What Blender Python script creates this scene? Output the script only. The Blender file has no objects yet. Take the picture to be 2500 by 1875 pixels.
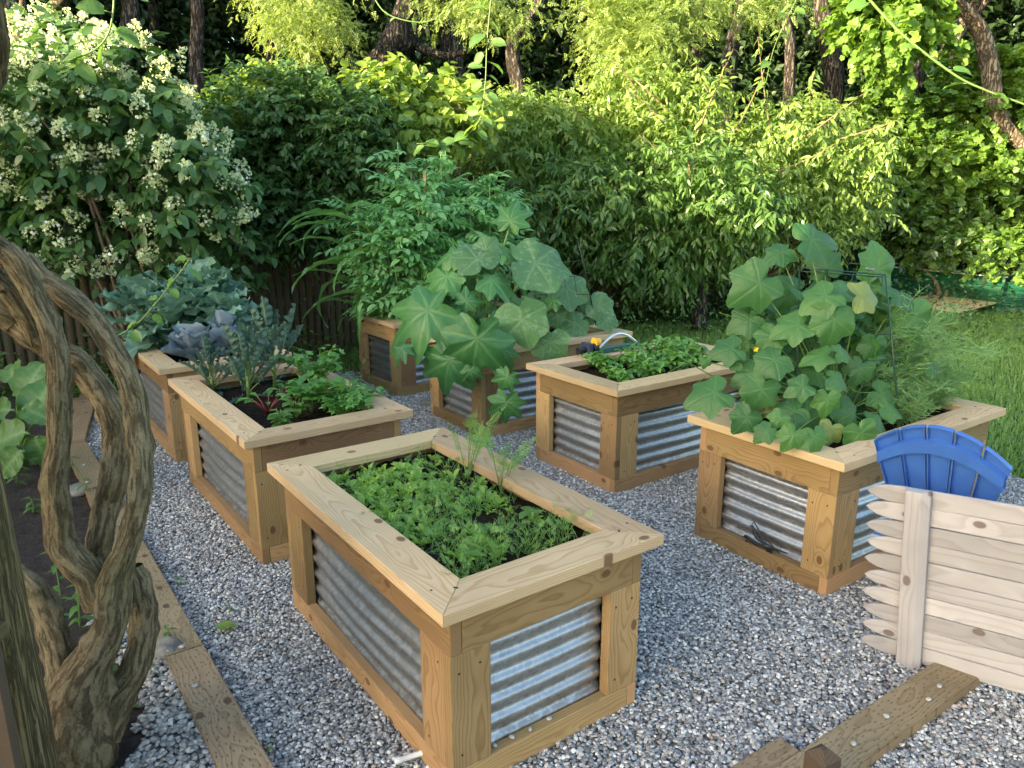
import bpy, bmesh, math, random
import numpy as np
from mathutils import Vector, Matrix

# ------------------------------------------------------------------ camera, sky, sun
sc = bpy.context.scene
COL = sc.collection
FPX, PITCH, CAMH = 1851.2, 0.2523, 1.7154          # focal length in px of the 2500 px wide photograph
cam_d = bpy.data.cameras.new('camera'); cam = bpy.data.objects.new('camera', cam_d); COL.objects.link(cam)
cam.location = (0, 0, CAMH); cam.rotation_euler = (math.pi/2 - PITCH, 0, 0)
cam_d.sensor_width = 36; cam_d.lens = 36*FPX/2500; cam_d.clip_start = .05; cam_d.clip_end = 500
sc.camera = cam
SUN_EL, SUN_DIR = math.radians(10), (0.82, 0.572)        # elevation; horizontal travel direction of the light
w = bpy.data.worlds.new('World'); sc.world = w; w.use_nodes = True
nt = w.node_tree; bgn = nt.nodes['Background']
sky = nt.nodes.new('ShaderNodeTexSky'); sky.sky_type = 'NISHITA'; sky.sun_disc = False
sky.sun_elevation = SUN_EL; sky.sun_rotation = math.atan2(-SUN_DIR[0], -SUN_DIR[1]); sky.air_density = 1.0; sky.dust_density = 2.5; sky.ozone_density = 1.0
nt.links.new(sky.outputs[0], bgn.inputs[0]); bgn.inputs[1].default_value = 0.15
sd = bpy.data.lights.new('sun', 'SUN'); sd.energy = 5.0; sd.angle = math.radians(.6); sd.color = (1, .80, .50)
sun = bpy.data.objects.new('sun', sd); COL.objects.link(sun)
sv = Vector((SUN_DIR[0]*math.cos(SUN_EL), SUN_DIR[1]*math.cos(SUN_EL), -math.sin(SUN_EL)))
sun.rotation_euler = sv.to_track_quat('-Z', 'Y').to_euler(); sun.location = (-20, -8, 12)
sc.view_settings.view_transform = 'Standard'; sc.view_settings.look = 'None'; sc.view_settings.gamma = 1
sc.view_settings.exposure = 2.58
sc.cycles.max_bounces = 8; sc.cycles.transparent_max_bounces = 4; sc.cycles.transmission_bounces = 4

# ------------------------------------------------------------------ helpers
rng = np.random.default_rng(11); random.seed(5)
CR = np.array([1, 0, 0.]); CU = np.array([0, math.sin(PITCH), math.cos(PITCH)]); CF = np.array([0, math.cos(PITCH), -math.sin(PITCH)])
K = 2500/2212                                        # zoomed view px -> photo px
def ray(u, v):
    return CF + CR*(u-1250)/FPX + CU*(937.5-v)/FPX
def at(u, v, y):                                     # point seen at photo px (u,v) standing y metres away
    d = ray(u, v); return np.array([0, 0, CAMH]) + d*(y/d[1])
def gz(u, v, z=0):
    d = ray(u, v); return np.array([0, 0, CAMH]) + d*((z-CAMH)/d[2])
def nrm(a):
    a = np.asarray(a, float); return a/np.maximum(np.linalg.norm(a, axis=-1, keepdims=True), 1e-9)
def frames(F, N):                                    # rotation matrices: x=F, z~N
    x = nrm(F); y = nrm(np.cross(N, x)); z = np.cross(x, y)
    return np.stack([x, y, z], axis=-1)

class MB:                                            # collects faces, builds ONE mesh object
    def __init__(s): s.V = []; s.L = []; s.C = []; s.R = []; s.W = []; s.M = []; s.n = 0; s.mats = None
    def add(s, V, L, C, r=.5, w=0., m=0):
        V = np.asarray(V, float).reshape(-1, 3); L = np.asarray(L, int); C = np.asarray(C, int)
        s.V.append(V); s.L.append(L + s.n); s.C.append(C); s.M.append(np.full(len(C), m))
        s.R.append(np.broadcast_to(np.asarray(r, float), (len(V),)).copy()); s.W.append(np.broadcast_to(np.asarray(w, float), (len(V),)).copy())
        s.n += len(V)
    def inst(s, T, loc, M, scl, r=None, m=0):        # T=(V,L,C,W) template; M (N,3,3)
        V, L, C, Wt = T; N = len(loc)
        if N == 0: return
        scl = np.asarray(scl, float)
        if scl.ndim == 0: scl = np.full(N, float(scl))
        sc3 = scl[:, None]*np.ones(3) if scl.ndim == 1 else scl
        P = np.einsum('nij,nvj->nvi', M, V[None]*sc3[:, None, :]) + np.asarray(loc)[:, None, :]
        off = (np.arange(N)*len(V))[:, None]
        if r is None: r = rng.random(N)
        s.V.append(P.reshape(-1, 3)); s.L.append((L[None] + off).ravel() + s.n); s.C.append(np.tile(C, N)); s.M.append(np.full(len(C)*N, m))
        s.R.append(np.repeat(r, len(V))); s.W.append(np.tile(Wt, N)); s.n += N*len(V)
    def tube(s, P, R, n=8, r=.5, cap=True, m=0, jit=0):
        P = np.asarray(P, float); R = np.broadcast_to(np.asarray(R, float), (len(P),))
        T = nrm(np.gradient(P, axis=0)); ref = np.array([0, 0, 1.]) if abs(T[0][2]) < .9 else np.array([1., 0, 0])
        rings = []; a = np.linspace(0, 2*math.pi, n, endpoint=False)
        nv = ref
        for i in range(len(P)):
            nv = nv - T[i]*np.dot(nv, T[i]); nv = nv/max(np.linalg.norm(nv), 1e-9); bv = np.cross(T[i], nv)
            rr = R[i]*(1 + (jit*(rng.random(n)-.5) if jit else 0))
            rings.append(P[i] + (np.cos(a)*rr)[:, None]*nv + (np.sin(a)*rr)[:, None]*bv)
        V = np.concatenate(rings); L = []; C = []
        for i in range(len(P)-1):
            for j in range(n):
                k = (j+1) % n; L += [i*n+j, i*n+k, (i+1)*n+k, (i+1)*n+j]; C.append(4)
        if cap:
            L += list(range(n))[::-1]; C.append(n); L += [(len(P)-1)*n+j for j in range(n)]; C.append(n)
        s.add(V, L, C, r, m=m)
    def box(s, c, h, R=None, r=.5, m=0, bev=0):      # centre, half sizes
        bm = bmesh.new(); bmesh.ops.create_cube(bm, size=2)
        for v in bm.verts: v.co = Vector((v.co.x*h[0], v.co.y*h[1], v.co.z*h[2]))
        if bev: bmesh.ops.bevel(bm, geom=bm.edges[:], offset=bev, segments=2, affect='EDGES', profile=.6)
        s.bm(bm, c, R, r, m)
    def bm(s, bm, c=(0, 0, 0), R=None, r=.5, m=0):
        bm.verts.index_update(); bm.verts.ensure_lookup_table(); V = np.array([v.co[:] for v in bm.verts])
        if R is not None: V = V @ np.asarray(R).T
        V = V + np.asarray(c); L = []; C = []
        for f in bm.faces: L += [v.index for v in f.verts]; C.append(len(f.verts))
        s.add(V, L, C, r, m=m); bm.free()
    def build(s, name, mat, parent=None, smooth=True, org=None):
        V = np.concatenate(s.V); L = np.concatenate(s.L); C = np.concatenate(s.C)
        if org is not None: V = V - np.asarray(org)
        me = bpy.data.meshes.new(name); me.vertices.add(len(V)); me.vertices.foreach_set('co', V.astype(np.float32).ravel())
        me.loops.add(len(L)); me.loops.foreach_set('vertex_index', L.astype(np.int32))
        me.polygons.add(len(C)); st = np.concatenate([[0], np.cumsum(C)[:-1]]); me.polygons.foreach_set('loop_start', st.astype(np.int32))
        me.update(calc_edges=True)
        a = me.attributes.new('rnd', 'FLOAT', 'POINT'); a.data.foreach_set('value', np.concatenate(s.R).astype(np.float32))
        a = me.attributes.new('vein', 'FLOAT', 'POINT'); a.data.foreach_set('value', np.concatenate(s.W).astype(np.float32))
        for m in (mat if isinstance(mat, (list, tuple)) else [mat]): me.materials.append(m)
        me.polygons.foreach_set('material_index', np.concatenate(s.M).astype(np.int32))
        me.polygons.foreach_set('use_smooth', np.full(len(C), bool(smooth)))
        me.update()
        o = bpy.data.objects.new(name, me); COL.objects.link(o)
        if org is not None: o.location = org
        if parent is not None: o.parent = parent
        return o
def tag(o, label=None, cat=None, group=None, kind=None):
    if label: o['label'] = label
    if cat: o['category'] = cat
    if group: o['group'] = group
    if kind: o['kind'] = kind
    return o
def thing(name, loc, label, cat, group=None, rz=0):
    o = bpy.data.objects.new(name, None); COL.objects.link(o); o.location = [float(a) for a in loc]; o.rotation_euler = (0, 0, rz); o.empty_display_size = .1
    return tag(o, label, cat, group)
def put(mb, name, mat, th, smooth=True):             # world-space mesh as part of an unrotated thing
    o = mb.build(name, mat, None, smooth); me = o.data
    n = len(me.vertices); a = np.empty(n*3, np.float32); me.vertices.foreach_get('co', a)
    a = a.reshape(-1, 3) - np.array(th.location, np.float32); me.vertices.foreach_set('co', a.ravel()); me.update()
    o.parent = th; return o

# ------------------------------------------------------------------ materials
def newmat(name):
    m = bpy.data.materials.new(name); m.use_nodes = True; t = m.node_tree; b = t.nodes['Principled BSDF']; return m, t, b
def N(t, k, **kw):
    n = t.nodes.new(k)
    for a, v in kw.items():
        if a.startswith('i_'):
            key = a[2:]; n.inputs[int(key) if key.isdigit() else key].default_value = v
        else: setattr(n, a, v)
    return n
def ramp(t, stops, interp='LINEAR'):
    n = t.nodes.new('ShaderNodeValToRGB'); cr = n.color_ramp; cr.interpolation = interp
    while len(cr.elements) < len(stops): cr.elements.new(.5)
    for e, (p, c) in zip(cr.elements, stops): e.position = p; e.color = (*c, 1) if len(c) == 3 else c
    return n
def math_n(t, op, a=None, b=None, va=0, vb=0):
    n = t.nodes.new('ShaderNodeMath'); n.operation = op
    n.inputs[0].default_value = va; n.inputs[1].default_value = vb
    if a is not None: t.links.new(a, n.inputs[0])
    if b is not None: t.links.new(b, n.inputs[1])
    return n.outputs[0]
def mixc(t, fac, a, b, blend='MIX'):
    n = t.nodes.new('ShaderNodeMix'); n.data_type = 'RGBA'; n.blend_type = blend
    for i, x in ((0, fac), (6, a), (7, b)):
        if isinstance(x, bpy.types.NodeSocket): t.links.new(x, n.inputs[i])
        else: n.inputs[i].default_value = x if i == 0 else (*x, 1)
    return n.outputs[2]
def bump(t, b, h, s=.3, d=.01):
    n = N(t, 'ShaderNodeBump', i_Strength=s, i_Distance=d); t.links.new(h, n.inputs['Height']); t.links.new(n.outputs[0], b.inputs['Normal']); return n
def noise(t, vec=None, scale=5, detail=4, rough=.5, dist=0):
    n = N(t, 'ShaderNodeTexNoise', i_Scale=scale, i_Detail=detail, i_Roughness=rough, i_Distortion=dist)
    if vec is not None: t.links.new(vec, n.inputs['Vector'])
    return n

def wood(name, c_light, c_dark, c_knot=(.10, .045, .02), rough=.62, ring=260, stain=.25, green=0, incise=False, knots=1.0, var=.30):
    m, t, b = newmat(name); L = t.links.new
    tc = N(t, 'ShaderNodeTexCoord'); oi = N(t, 'ShaderNodeObjectInfo')
    wn = N(t, 'ShaderNodeTexWhiteNoise', noise_dimensions='1D'); L(oi.outputs['Random'], wn.inputs['W'])
    off = N(t, 'ShaderNodeVectorMath', operation='SCALE'); L(wn.outputs['Color'], off.inputs[0]); off.inputs['Scale'].default_value = 23.
    shift = N(t, 'ShaderNodeVectorMath', operation='ADD'); L(tc.outputs['Object'], shift.inputs[0]); L(off.outputs[0], shift.inputs[1])
    # knots: sparse voronoi cells, long along the board
    mp = N(t, 'ShaderNodeMapping'); mp.inputs['Scale'].default_value = (5.5, 8.5, 1); L(shift.outputs[0], mp.inputs[0])
    vo = N(t, 'ShaderNodeTexVoronoi', voronoi_dimensions='2D', i_Scale=1.0, i_Randomness=1.0); L(mp.outputs[0], vo.inputs['Vector'])
    sepc = N(t, 'ShaderNodeSeparateColor'); L(vo.outputs['Color'], sepc.inputs[0])
    has = math_n(t, 'GREATER_THAN', sepc.outputs[0], vb=1-.30*knots)
    kd = math_n(t, 'MULTIPLY', vo.outputs['Distance'], vb=-5.5); kd = math_n(t, 'EXPONENT', kd); kd = math_n(t, 'MULTIPLY', kd, has)
    # rings round an off-centre pith
    sx = N(t, 'ShaderNodeSeparateXYZ'); L(tc.outputs['Object'], sx.inputs[0])
    so = N(t, 'ShaderNodeSeparateColor'); L(wn.outputs['Color'], so.inputs[0])
    yo = math_n(t, 'MULTIPLY_ADD', so.outputs[0], vb=.12); t.nodes[-1].inputs[2].default_value = -.06
    y = math_n(t, 'ADD', sx.outputs[1], yo); zo = math_n(t, 'MULTIPLY_ADD', so.outputs[1], vb=.05); t.nodes[-1].inputs[2].default_value = .012
    z = math_n(t, 'ADD', sx.outputs[2], zo)
    mp2 = N(t, 'ShaderNodeMapping'); mp2.inputs['Scale'].default_value = (1.1, 3.2, 3.2); L(shift.outputs[0], mp2.inputs[0])
    n1 = noise(t, mp2.outputs[0], 1.6, 3, .5)
    zz = math_n(t, 'MULTIPLY_ADD', n1.outputs[0], vb=.07); L(z, t.nodes[-1].inputs[2])
    r2 = math_n(t, 'ADD', math_n(t, 'MULTIPLY', y, y), math_n(t, 'MULTIPLY', zz, zz)); r = math_n(t, 'SQRT', r2)
    r = math_n(t, 'ADD', r, math_n(t, 'MULTIPLY', kd, vb=.03))
    rg = math_n(t, 'FRACT', math_n(t, 'MULTIPLY', r, vb=ring*.62))
    rr = ramp(t, [(0, (0, 0, 0)), (.55, (.25,)*3), (.86, (1, 1, 1)), (1, (0, 0, 0))]); L(rg, rr.inputs[0])
    mp3 = N(t, 'ShaderNodeMapping'); mp3.inputs['Scale'].default_value = (3, 130, 130); L(shift.outputs[0], mp3.inputs[0])
    fine = noise(t, mp3.outputs[0], 1.5, 3, .6)
    g = math_n(t, 'ADD', math_n(t, 'MULTIPLY', rr.outputs[0], vb=.62), math_n(t, 'MULTIPLY', fine.outputs[0], vb=.4))
    c = mixc(t, g, c_light, c_dark)
    big = noise(t, shift.outputs[0], 2.3, 3, .6); sr = ramp(t, [(.35, (0, 0, 0)), (.75, (1, 1, 1))]); L(big.outputs[0], sr.inputs[0])
    c = mixc(t, math_n(t, 'MULTIPLY', sr.outputs[0], vb=stain), c, tuple(a*.55 for a in c_dark))
    hue = N(t, 'ShaderNodeHueSaturation'); L(c, hue.inputs['Color']); L(math_n(t, 'MULTIPLY_ADD', so.outputs[2], vb=var), hue.inputs['Value']); t.nodes[-1].inputs[2].default_value = 1-var*.5
    L(math_n(t, 'MULTIPLY_ADD', so.outputs[0], vb=.022), hue.inputs['Hue']); t.nodes[-1].inputs[2].default_value = .489
    c = hue.outputs[0]
    kr = ramp(t, [(.50, (0, 0, 0)), (.60, (1, 1, 1))]); L(kd, kr.inputs[0])
    c = mixc(t, math_n(t, 'MULTIPLY', kr.outputs[0], vb=.8), c, c_knot)
    if green:
        gn = noise(t, shift.outputs[0], 6, 4, .6); gr = ramp(t, [(.45, (0, 0, 0)), (.7, (1, 1, 1))]); L(gn.outputs[0], gr.inputs[0])
        c = mixc(t, math_n(t, 'MULTIPLY', gr.outputs[0], vb=green), c, (.045, .06, .012))
    h = g
    if incise:
        mp4 = N(t, 'ShaderNodeMapping'); mp4.inputs['Scale'].default_value = (22, 62, 1); L(tc.outputs['Object'], mp4.inputs[0])
        bt = N(t, 'ShaderNodeTexVoronoi', i_Scale=1., i_Randomness=.75); bt.distance = 'CHEBYCHEV'; bt.voronoi_dimensions = '2D'
        mp5 = N(t, 'ShaderNodeMapping'); mp5.inputs['Scale'].default_value = (1, 1, 1); L(mp4.outputs[0], mp5.inputs[0]); L(mp5.outputs[0], bt.inputs['Vector'])
        dd = ramp(t, [(.08, (1, 1, 1)), (.17, (0, 0, 0))]); L(bt.outputs['Distance'], dd.inputs[0])
        c = mixc(t, math_n(t, 'MULTIPLY', dd.outputs[0], vb=.6), c, (.06, .04, .02)); h = math_n(t, 'SUBTRACT', g, math_n(t, 'MULTIPLY', dd.outputs[0], vb=2.))
    L(c, b.inputs['Base Color']); b.inputs['Roughness'].default_value = rough; b.inputs['Specular IOR Level'].default_value = .3
    bump(t, b, h, .35, .002)
    return m
def plain(name, col, rough=.5, metal=0, nz=0, scale=30, spec=.5, bs=0, bscale=60):
    m, t, b = newmat(name); b.inputs['Base Color'].default_value = (*col, 1); b.inputs['Roughness'].default_value = rough; b.inputs['Metallic'].default_value = metal
    b.inputs['Specular IOR Level'].default_value = spec
    tc = N(t, 'ShaderNodeTexCoord')
    if nz:
        n = noise(t, tc.outputs['Object'], scale, 5, .6); r = ramp(t, [(.3, tuple(c*(1-nz) for c in col)), (.7, tuple(min(1, c*(1+nz)) for c in col))]); t.links.new(n.outputs[0], r.inputs[0]); t.links.new(r.outputs[0], b.inputs['Base Color'])
    if bs:
        n = noise(t, tc.outputs['Object'], bscale, 5, .65); bump(t, b, n.outputs[0], bs, .02)
    return m
def leafmat(name, c1, c2, rough=.45, trans=.35, vein=None, vf=.5, tip=None, spots=None, spec=.5, tcol=None, bs=.15):
    m, t, b = newmat(name); L = t.links.new
    a = N(t, 'ShaderNodeAttribute', attribute_name='rnd'); v = N(t, 'ShaderNodeAttribute', attribute_name='vein')
    tc = N(t, 'ShaderNodeTexCoord'); n = noise(t, tc.outputs['Object'], 1.7, 3, .6)
    f = math_n(t, 'ADD', math_n(t, 'MULTIPLY', a.outputs['Fac'], vb=.7), math_n(t, 'SUBTRACT', n.outputs[0], vb=.35))
    r = ramp(t, [(0, c1), (1, c2)]); L(f, r.inputs[0]); c = r.outputs[0]
    if tip is not None:
        gt = math_n(t, 'GREATER_THAN', a.outputs['Fac'], vb=tip[0]); c = mixc(t, gt, c, tip[1])
    if vein is not None:
        c = mixc(t, math_n(t, 'MULTIPLY', v.outputs['Fac'], vb=vf), c, vein)
    if spots is not None:
        sn = noise(t, tc.outputs['Object'], spots[1], 4, .75); sr = ramp(t, [(spots[2], (0, 0, 0)), (spots[2]+.12, (1, 1, 1))]); L(sn.outputs[0], sr.inputs[0])
        c = mixc(t, math_n(t, 'MULTIPLY', sr.outputs[0], vb=spots[3]), c, spots[0])
    L(c, b.inputs['Base Color']); b.inputs['Roughness'].default_value = rough; b.inputs['Specular IOR Level'].default_value = spec
    if vein is not None:
        fn = noise(t, tc.outputs['Object'], 70, 4, .6)
        hh = math_n(t, 'SUBTRACT', math_n(t, 'MULTIPLY', fn.outputs[0], vb=1.3), v.outputs['Fac']); bump(t, b, hh, bs*2.5, .006)
    tr = N(t, 'ShaderNodeBsdfTranslucent'); hs = N(t, 'ShaderNodeHueSaturation', i_Saturation=1.15, i_Value=1.9); hs.inputs['Hue'].default_value = .478
    L(c, hs.inputs['Color']); L(hs.outputs[0], tr.inputs['Color'])
    mx = N(t, 'ShaderNodeMixShader'); mx.inputs[0].default_value = trans; L(b.outputs[0], mx.inputs[1]); L(tr.outputs[0], mx.inputs[2])
    L(mx.outputs[0], t.nodes['Material Output'].inputs['Surface'])
    return m
def flakebark(name):
    m, t, b = newmat(name); L = t.links.new; tc = N(t, 'ShaderNodeTexCoord')
    sa = N(t, 'ShaderNodeAttribute', attribute_name='strand'); mp = N(t, 'ShaderNodeMapping'); mp.inputs['Scale'].default_value = (48, 48, 10); L(sa.outputs['Vector'], mp.inputs[0])
    n = noise(t, mp.outputs[0], 1.5, 9, .68, .6); n2 = noise(t, tc.outputs['Object'], 130, 4, .7); n3 = noise(t, tc.outputs['Object'], 4, 4, .6)
    r = ramp(t, [(.28, (.04, .03, .018)), (.40, (.095, .075, .042)), (.50, (.165, .132, .075)), (.62, (.225, .185, .11)), (.78, (.14, .115, .068))]); L(n.outputs[0], r.inputs[0])
    fr = ramp(t, [(.3, (.7,)*3), (.7, (1.2,)*3)]); L(n2.outputs[0], fr.inputs[0]); c = mixc(t, 1., r.outputs[0], fr.outputs[0], 'MULTIPLY')
    gr = ramp(t, [(.5, (0, 0, 0)), (.7, (1, 1, 1))]); L(n3.outputs[0], gr.inputs[0]); c = mixc(t, math_n(t, 'MULTIPLY', gr.outputs[0], vb=.45), c, (.085, .085, .03))
    L(c, b.inputs['Base Color']); b.inputs['Roughness'].default_value = .9; b.inputs['Specular IOR Level'].default_value = .2
    hr = ramp(t, [(.38, (0, 0, 0)), (.50, (1, 1, 1))]); L(n.outputs[0], hr.inputs[0]); bump(t, b, math_n(t, 'ADD', hr.outputs[0], math_n(t, 'MULTIPLY', n2.outputs[0], vb=.35)), .7, .009); return m
def barkmat(name, c1, c2, scale=(14, 14, 3), bs=.9, dist=.03, moss=0):
    m, t, b = newmat(name); L = t.links.new; tc = N(t, 'ShaderNodeTexCoord')
    mp = N(t, 'ShaderNodeMapping'); mp.inputs['Scale'].default_value = scale; L(tc.outputs['Object'], mp.inputs[0])
    n = noise(t, mp.outputs[0], 1.5, 7, .68, .8); vo = N(t, 'ShaderNodeTexVoronoi', i_Scale=2.2); vo.feature = 'DISTANCE_TO_EDGE'
    wv = N(t, 'ShaderNodeVectorMath', operation='MULTIPLY_ADD'); L(n.outputs['Color'], wv.inputs[0]); wv.inputs[1].default_value = (1.4, 1.4, 1.4); L(mp.outputs[0], wv.inputs[2]); L(wv.outputs[0], vo.inputs['Vector'])
    ed = ramp(t, [(0, (0, 0, 0)), (.22, (1, 1, 1))]); L(vo.outputs['Distance'], ed.inputs[0])
    h = math_n(t, 'MULTIPLY', ed.outputs[0], n.outputs[0])
    r = ramp(t, [(.08, tuple(c*.35 for c in c1)), (.38, c1), (.62, c2)]); L(h, r.inputs[0]); c = r.outputs[0]
    if moss:
        gn = noise(t, tc.outputs['Object'], 3.5, 5, .6); gr = ramp(t, [(.5, (0, 0, 0)), (.68, (1, 1, 1))]); L(gn.outputs[0], gr.inputs[0]); c = mixc(t, math_n(t, 'MULTIPLY', gr.outputs[0], vb=moss), c, (.05, .06, .02))
    L(c, b.inputs['Base Color']); b.inputs['Roughness'].default_value = .9; b.inputs['Specular IOR Level'].default_value = .2; bump(t, b, h, bs, dist)
    return m

M = {}
M['rim'] = wood('rim pine', (.59, .45, .28), (.38, .24, .115), stain=.32, knots=.8, var=.42)
M['rail'] = wood('treated pine', (.43, .28, .135), (.24, .135, .052), stain=.45, var=.75)
M['post'] = wood('treated pine post', (.41, .27, .13), (.22, .125, .048), stain=.45, var=.75)
M['timber'] = wood('edging timber', (.36, .27, .16), (.20, .135, .07), ring=300, stain=.45, incise=True, knots=.6)
M['picket'] = wood('weathered cedar', (.445, .43, .435), (.32, .305, .30), c_knot=(.11, .075, .06), ring=90, stain=.6, knots=1.3, rough=.85, var=.35)
M['fencewood'] = wood('old stockade wood', (.12, .088, .055), (.06, .042, .026), stain=.6, green=.3, rough=.9, knots=.4)
M['mossy'] = wood('mossy old wood', (.15, .115, .06), (.07, .05, .026), stain=.5, green=.7, rough=.9, ring=90, knots=.3)
M['plank'] = wood('brown plank', (.11, .08, .052), (.06, .042, .028), stain=.4, rough=.9, knots=.2)
M['boards'] = wood('stacked sheet wood', (.62, .46, .24), (.45, .31, .14), stain=.15, knots=.3)
M['stake'] = wood('garden stake', (.42, .29, .16), (.28, .18, .09), knots=0)
M['screw'] = plain('screw head', (.05, .045, .04), .5, .6)
M['white'] = plain('white plastic pipe', (.78, .78, .75), .4)
M['black'] = plain('black painted metal', (.012, .012, .013), .45, 0, .3)
M['blue'] = plain('blue plastic', (.04, .125, .42), .42, 0, .10, 9, .5, .06, 240)
M['wire'] = plain('green coated wire', (.012, .05, .03), .4)
M['dwire'] = plain('dark wire', (.02, .025, .022), .5)
M['greenmetal'] = plain('green painted sheet metal', (.008, .085, .045), .38, 0, .3, 4)
M['yellow'] = plain('yellow plastic', (.8, .42, .04), .4)
M['navy'] = plain('dark blue plastic', (.03, .04, .08), .4)
M['teal'] = plain('teal metal tube', (.02, .10, .09), .35)
M['alu'] = plain('aluminium tube', (.72, .74, .76), .3, .85)
M['rock'] = plain('field stone', (.20, .19, .165), .9, 0, .45, 9, .3, .8, 12)
M['brick'] = plain('terracotta', (.42, .14, .07), .8, 0, .3, 9)
M['pinkstone'] = plain('sunlit wall', (.55, .40, .30), .9, 0, .2, 3)
def soilmat():
    m, t, b = newmat('potting soil'); L = t.links.new; tc = N(t, 'ShaderNodeTexCoord')
    n = noise(t, tc.outputs['Object'], 38, 8, .75); n2 = noise(t, tc.outputs['Object'], 140, 3, .6)
    r = ramp(t, [(.3, (.010, .007, .005)), (.55, (.030, .021, .015)), (.68, (.065, .048, .034)), (.76, (.15, .12, .09))]); L(n.outputs[0], r.inputs[0]); L(r.outputs[0], b.inputs['Base Color'])
    b.inputs['Roughness'].default_value = .95; b.inputs['Specular IOR Level'].default_value = .15
    bump(t, b, math_n(t, 'ADD', n.outputs[0], math_n(t, 'MULTIPLY', n2.outputs[0], vb=.4)), 1., .03); return m
M['soil'] = soilmat()
def mulch():
    m, t, b = newmat('mulch soil'); L = t.links.new; tc = N(t, 'ShaderNodeTexCoord')
    n = noise(t, tc.outputs['Object'], 24, 8, .7, .6); r = ramp(t, [(.3, (.018, .012, .009)), (.55, (.05, .034, .025)), (.72, (.105, .075, .055))]); L(n.outputs[0], r.inputs[0]); L(r.outputs[0], b.inputs['Base Color'])
    b.inputs['Roughness'].default_value = .95; bump(t, b, n.outputs[0], 1., .04); return m
M['mulch'] = mulch()
def metalmat():
    m, t, b = newmat('galvanised sheet'); L = t.links.new; tc = N(t, 'ShaderNodeTexCoord')
    vo = N(t, 'ShaderNodeTexVoronoi', i_Scale=70); L(tc.outputs['Object'], vo.inputs['Vector'])
    n = noise(t, tc.outputs['Object'], 3, 5, .6); mp = N(t, 'ShaderNodeMapping'); mp.inputs['Scale'].default_value = (1.5, 1.5, 14); L(tc.outputs['Object'], mp.inputs[0]); n2 = noise(t, mp.outputs[0], 2, 4, .6)
    sc_ = N(t, 'ShaderNodeSeparateColor'); L(vo.outputs['Color'], sc_.inputs[0])
    f = math_n(t, 'ADD', math_n(t, 'MULTIPLY', sc_.outputs[0], vb=.5), math_n(t, 'MULTIPLY', n2.outputs[0], vb=.6))
    r = ramp(t, [(.2, (.34, .35, .36)), (.8, (.50, .515, .52))]); L(f, r.inputs[0])
    dust = ramp(t, [(.5, (0, 0, 0)), (.75, (1, 1, 1))]); L(n.outputs[0], dust.inputs[0])
    c = mixc(t, math_n(t, 'MULTIPLY', dust.outputs[0], vb=.35), r.outputs[0], (.40, .37, .33))
    sz = N(t, 'ShaderNodeSeparateXYZ'); L(tc.outputs['Object'], sz.inputs[0]); low = N(t, 'ShaderNodeMapRange'); L(sz.outputs[2], low.inputs[0]); low.inputs[1].default_value = -.08; low.inputs[2].default_value = -.20; n5 = noise(t, tc.outputs['Object'], 22, 6, .7); md_ = math_n(t, 'MULTIPLY', low.outputs[0], n5.outputs[0]); md_ = math_n(t, 'GREATER_THAN', md_, vb=.40)
    c = mixc(t, math_n(t, 'MULTIPLY', md_, vb=.4), c, (.16, .12, .08)); L(c, b.inputs['Base Color'])
    b.inputs['Metallic'].default_value = 1
    rr = N(t, 'ShaderNodeMapRange'); L(f, rr.inputs[0]); rr.inputs[3].default_value = .40; rr.inputs[4].default_value = .54; L(rr.outputs[0], b.inputs['Roughness'])
    bump(t, b, n2.outputs[0], .03, .01); return m
M['metal'] = metalmat()
def pebblemat(name, warm=0.):
    m, t, b = newmat(name); L = t.links.new
    oi = N(t, 'ShaderNodeObjectInfo')
    w_ = warm
    r = ramp(t, [(0, (.105, .107, .108)), (.18, (.155, .157, .16)), (.36, (.215, .215, .215)), (.52, (.245, .23, .205)), (.62, (.30, .30, .295)), (.78, (.355, .35, .335)), (.90, (.43, .415, .385)), (.95, (.28, .215, .165)), (.97, (.50, .485, .45))], 'CONSTANT')
    L(oi.outputs['Random'], r.inputs[0]); tc = N(t, 'ShaderNodeTexCoord'); n = noise(t, tc.outputs['Object'], 2.2, 5, .65)
    rr = ramp(t, [(.3, (1.15,)*3), (.7, (1.9,)*3)]); L(n.outputs[0], rr.inputs[0])
    c = mixc(t, 1., r.outputs[0], rr.outputs[0], 'MULTIPLY')
    if warm: c = mixc(t, warm, c, (.34, .31, .24))
    L(c, b.inputs['Base Color']); b.inputs['Roughness'].default_value = .62; b.inputs['Specular IOR Level'].default_value = .4; return m
M['pebble'] = pebblemat('grey pebbles'); M['pebble2'] = pebblemat('pale pebbles', .35)
M['gravelbase'] = plain('gravel bed', (.17, .168, .162), .9, 0, .7, 90, .2, .9, 80)
M['bark'] = barkmat('furrowed bark', (.08, .07, .06), (.21, .18, .15), (9, 9, 1.6), 1., .05)
M['barklit'] = barkmat('pale sunlit bark', (.20, .16, .11), (.42, .34, .25), (9, 9, 2.2), .8, .03)  # sunlight on these trunks is put into a paler bark colour
M['vinebark'] = flakebark('flaking vine bark')
M['logbark'] = barkmat('weathered mossy log', (.15, .12, .055), (.22, .175, .09), (30, 30, 1.6), .6, .01, .55)
M['twig'] = plain('twig', (.16, .11, .07), .8, 0, .3)
M['stem'] = leafmat('green stem', (.10, .19, .045), (.17, .28, .08), .5, .1)
M['redstem'] = plain('red stem', (.20, .03, .025), .5)
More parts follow.
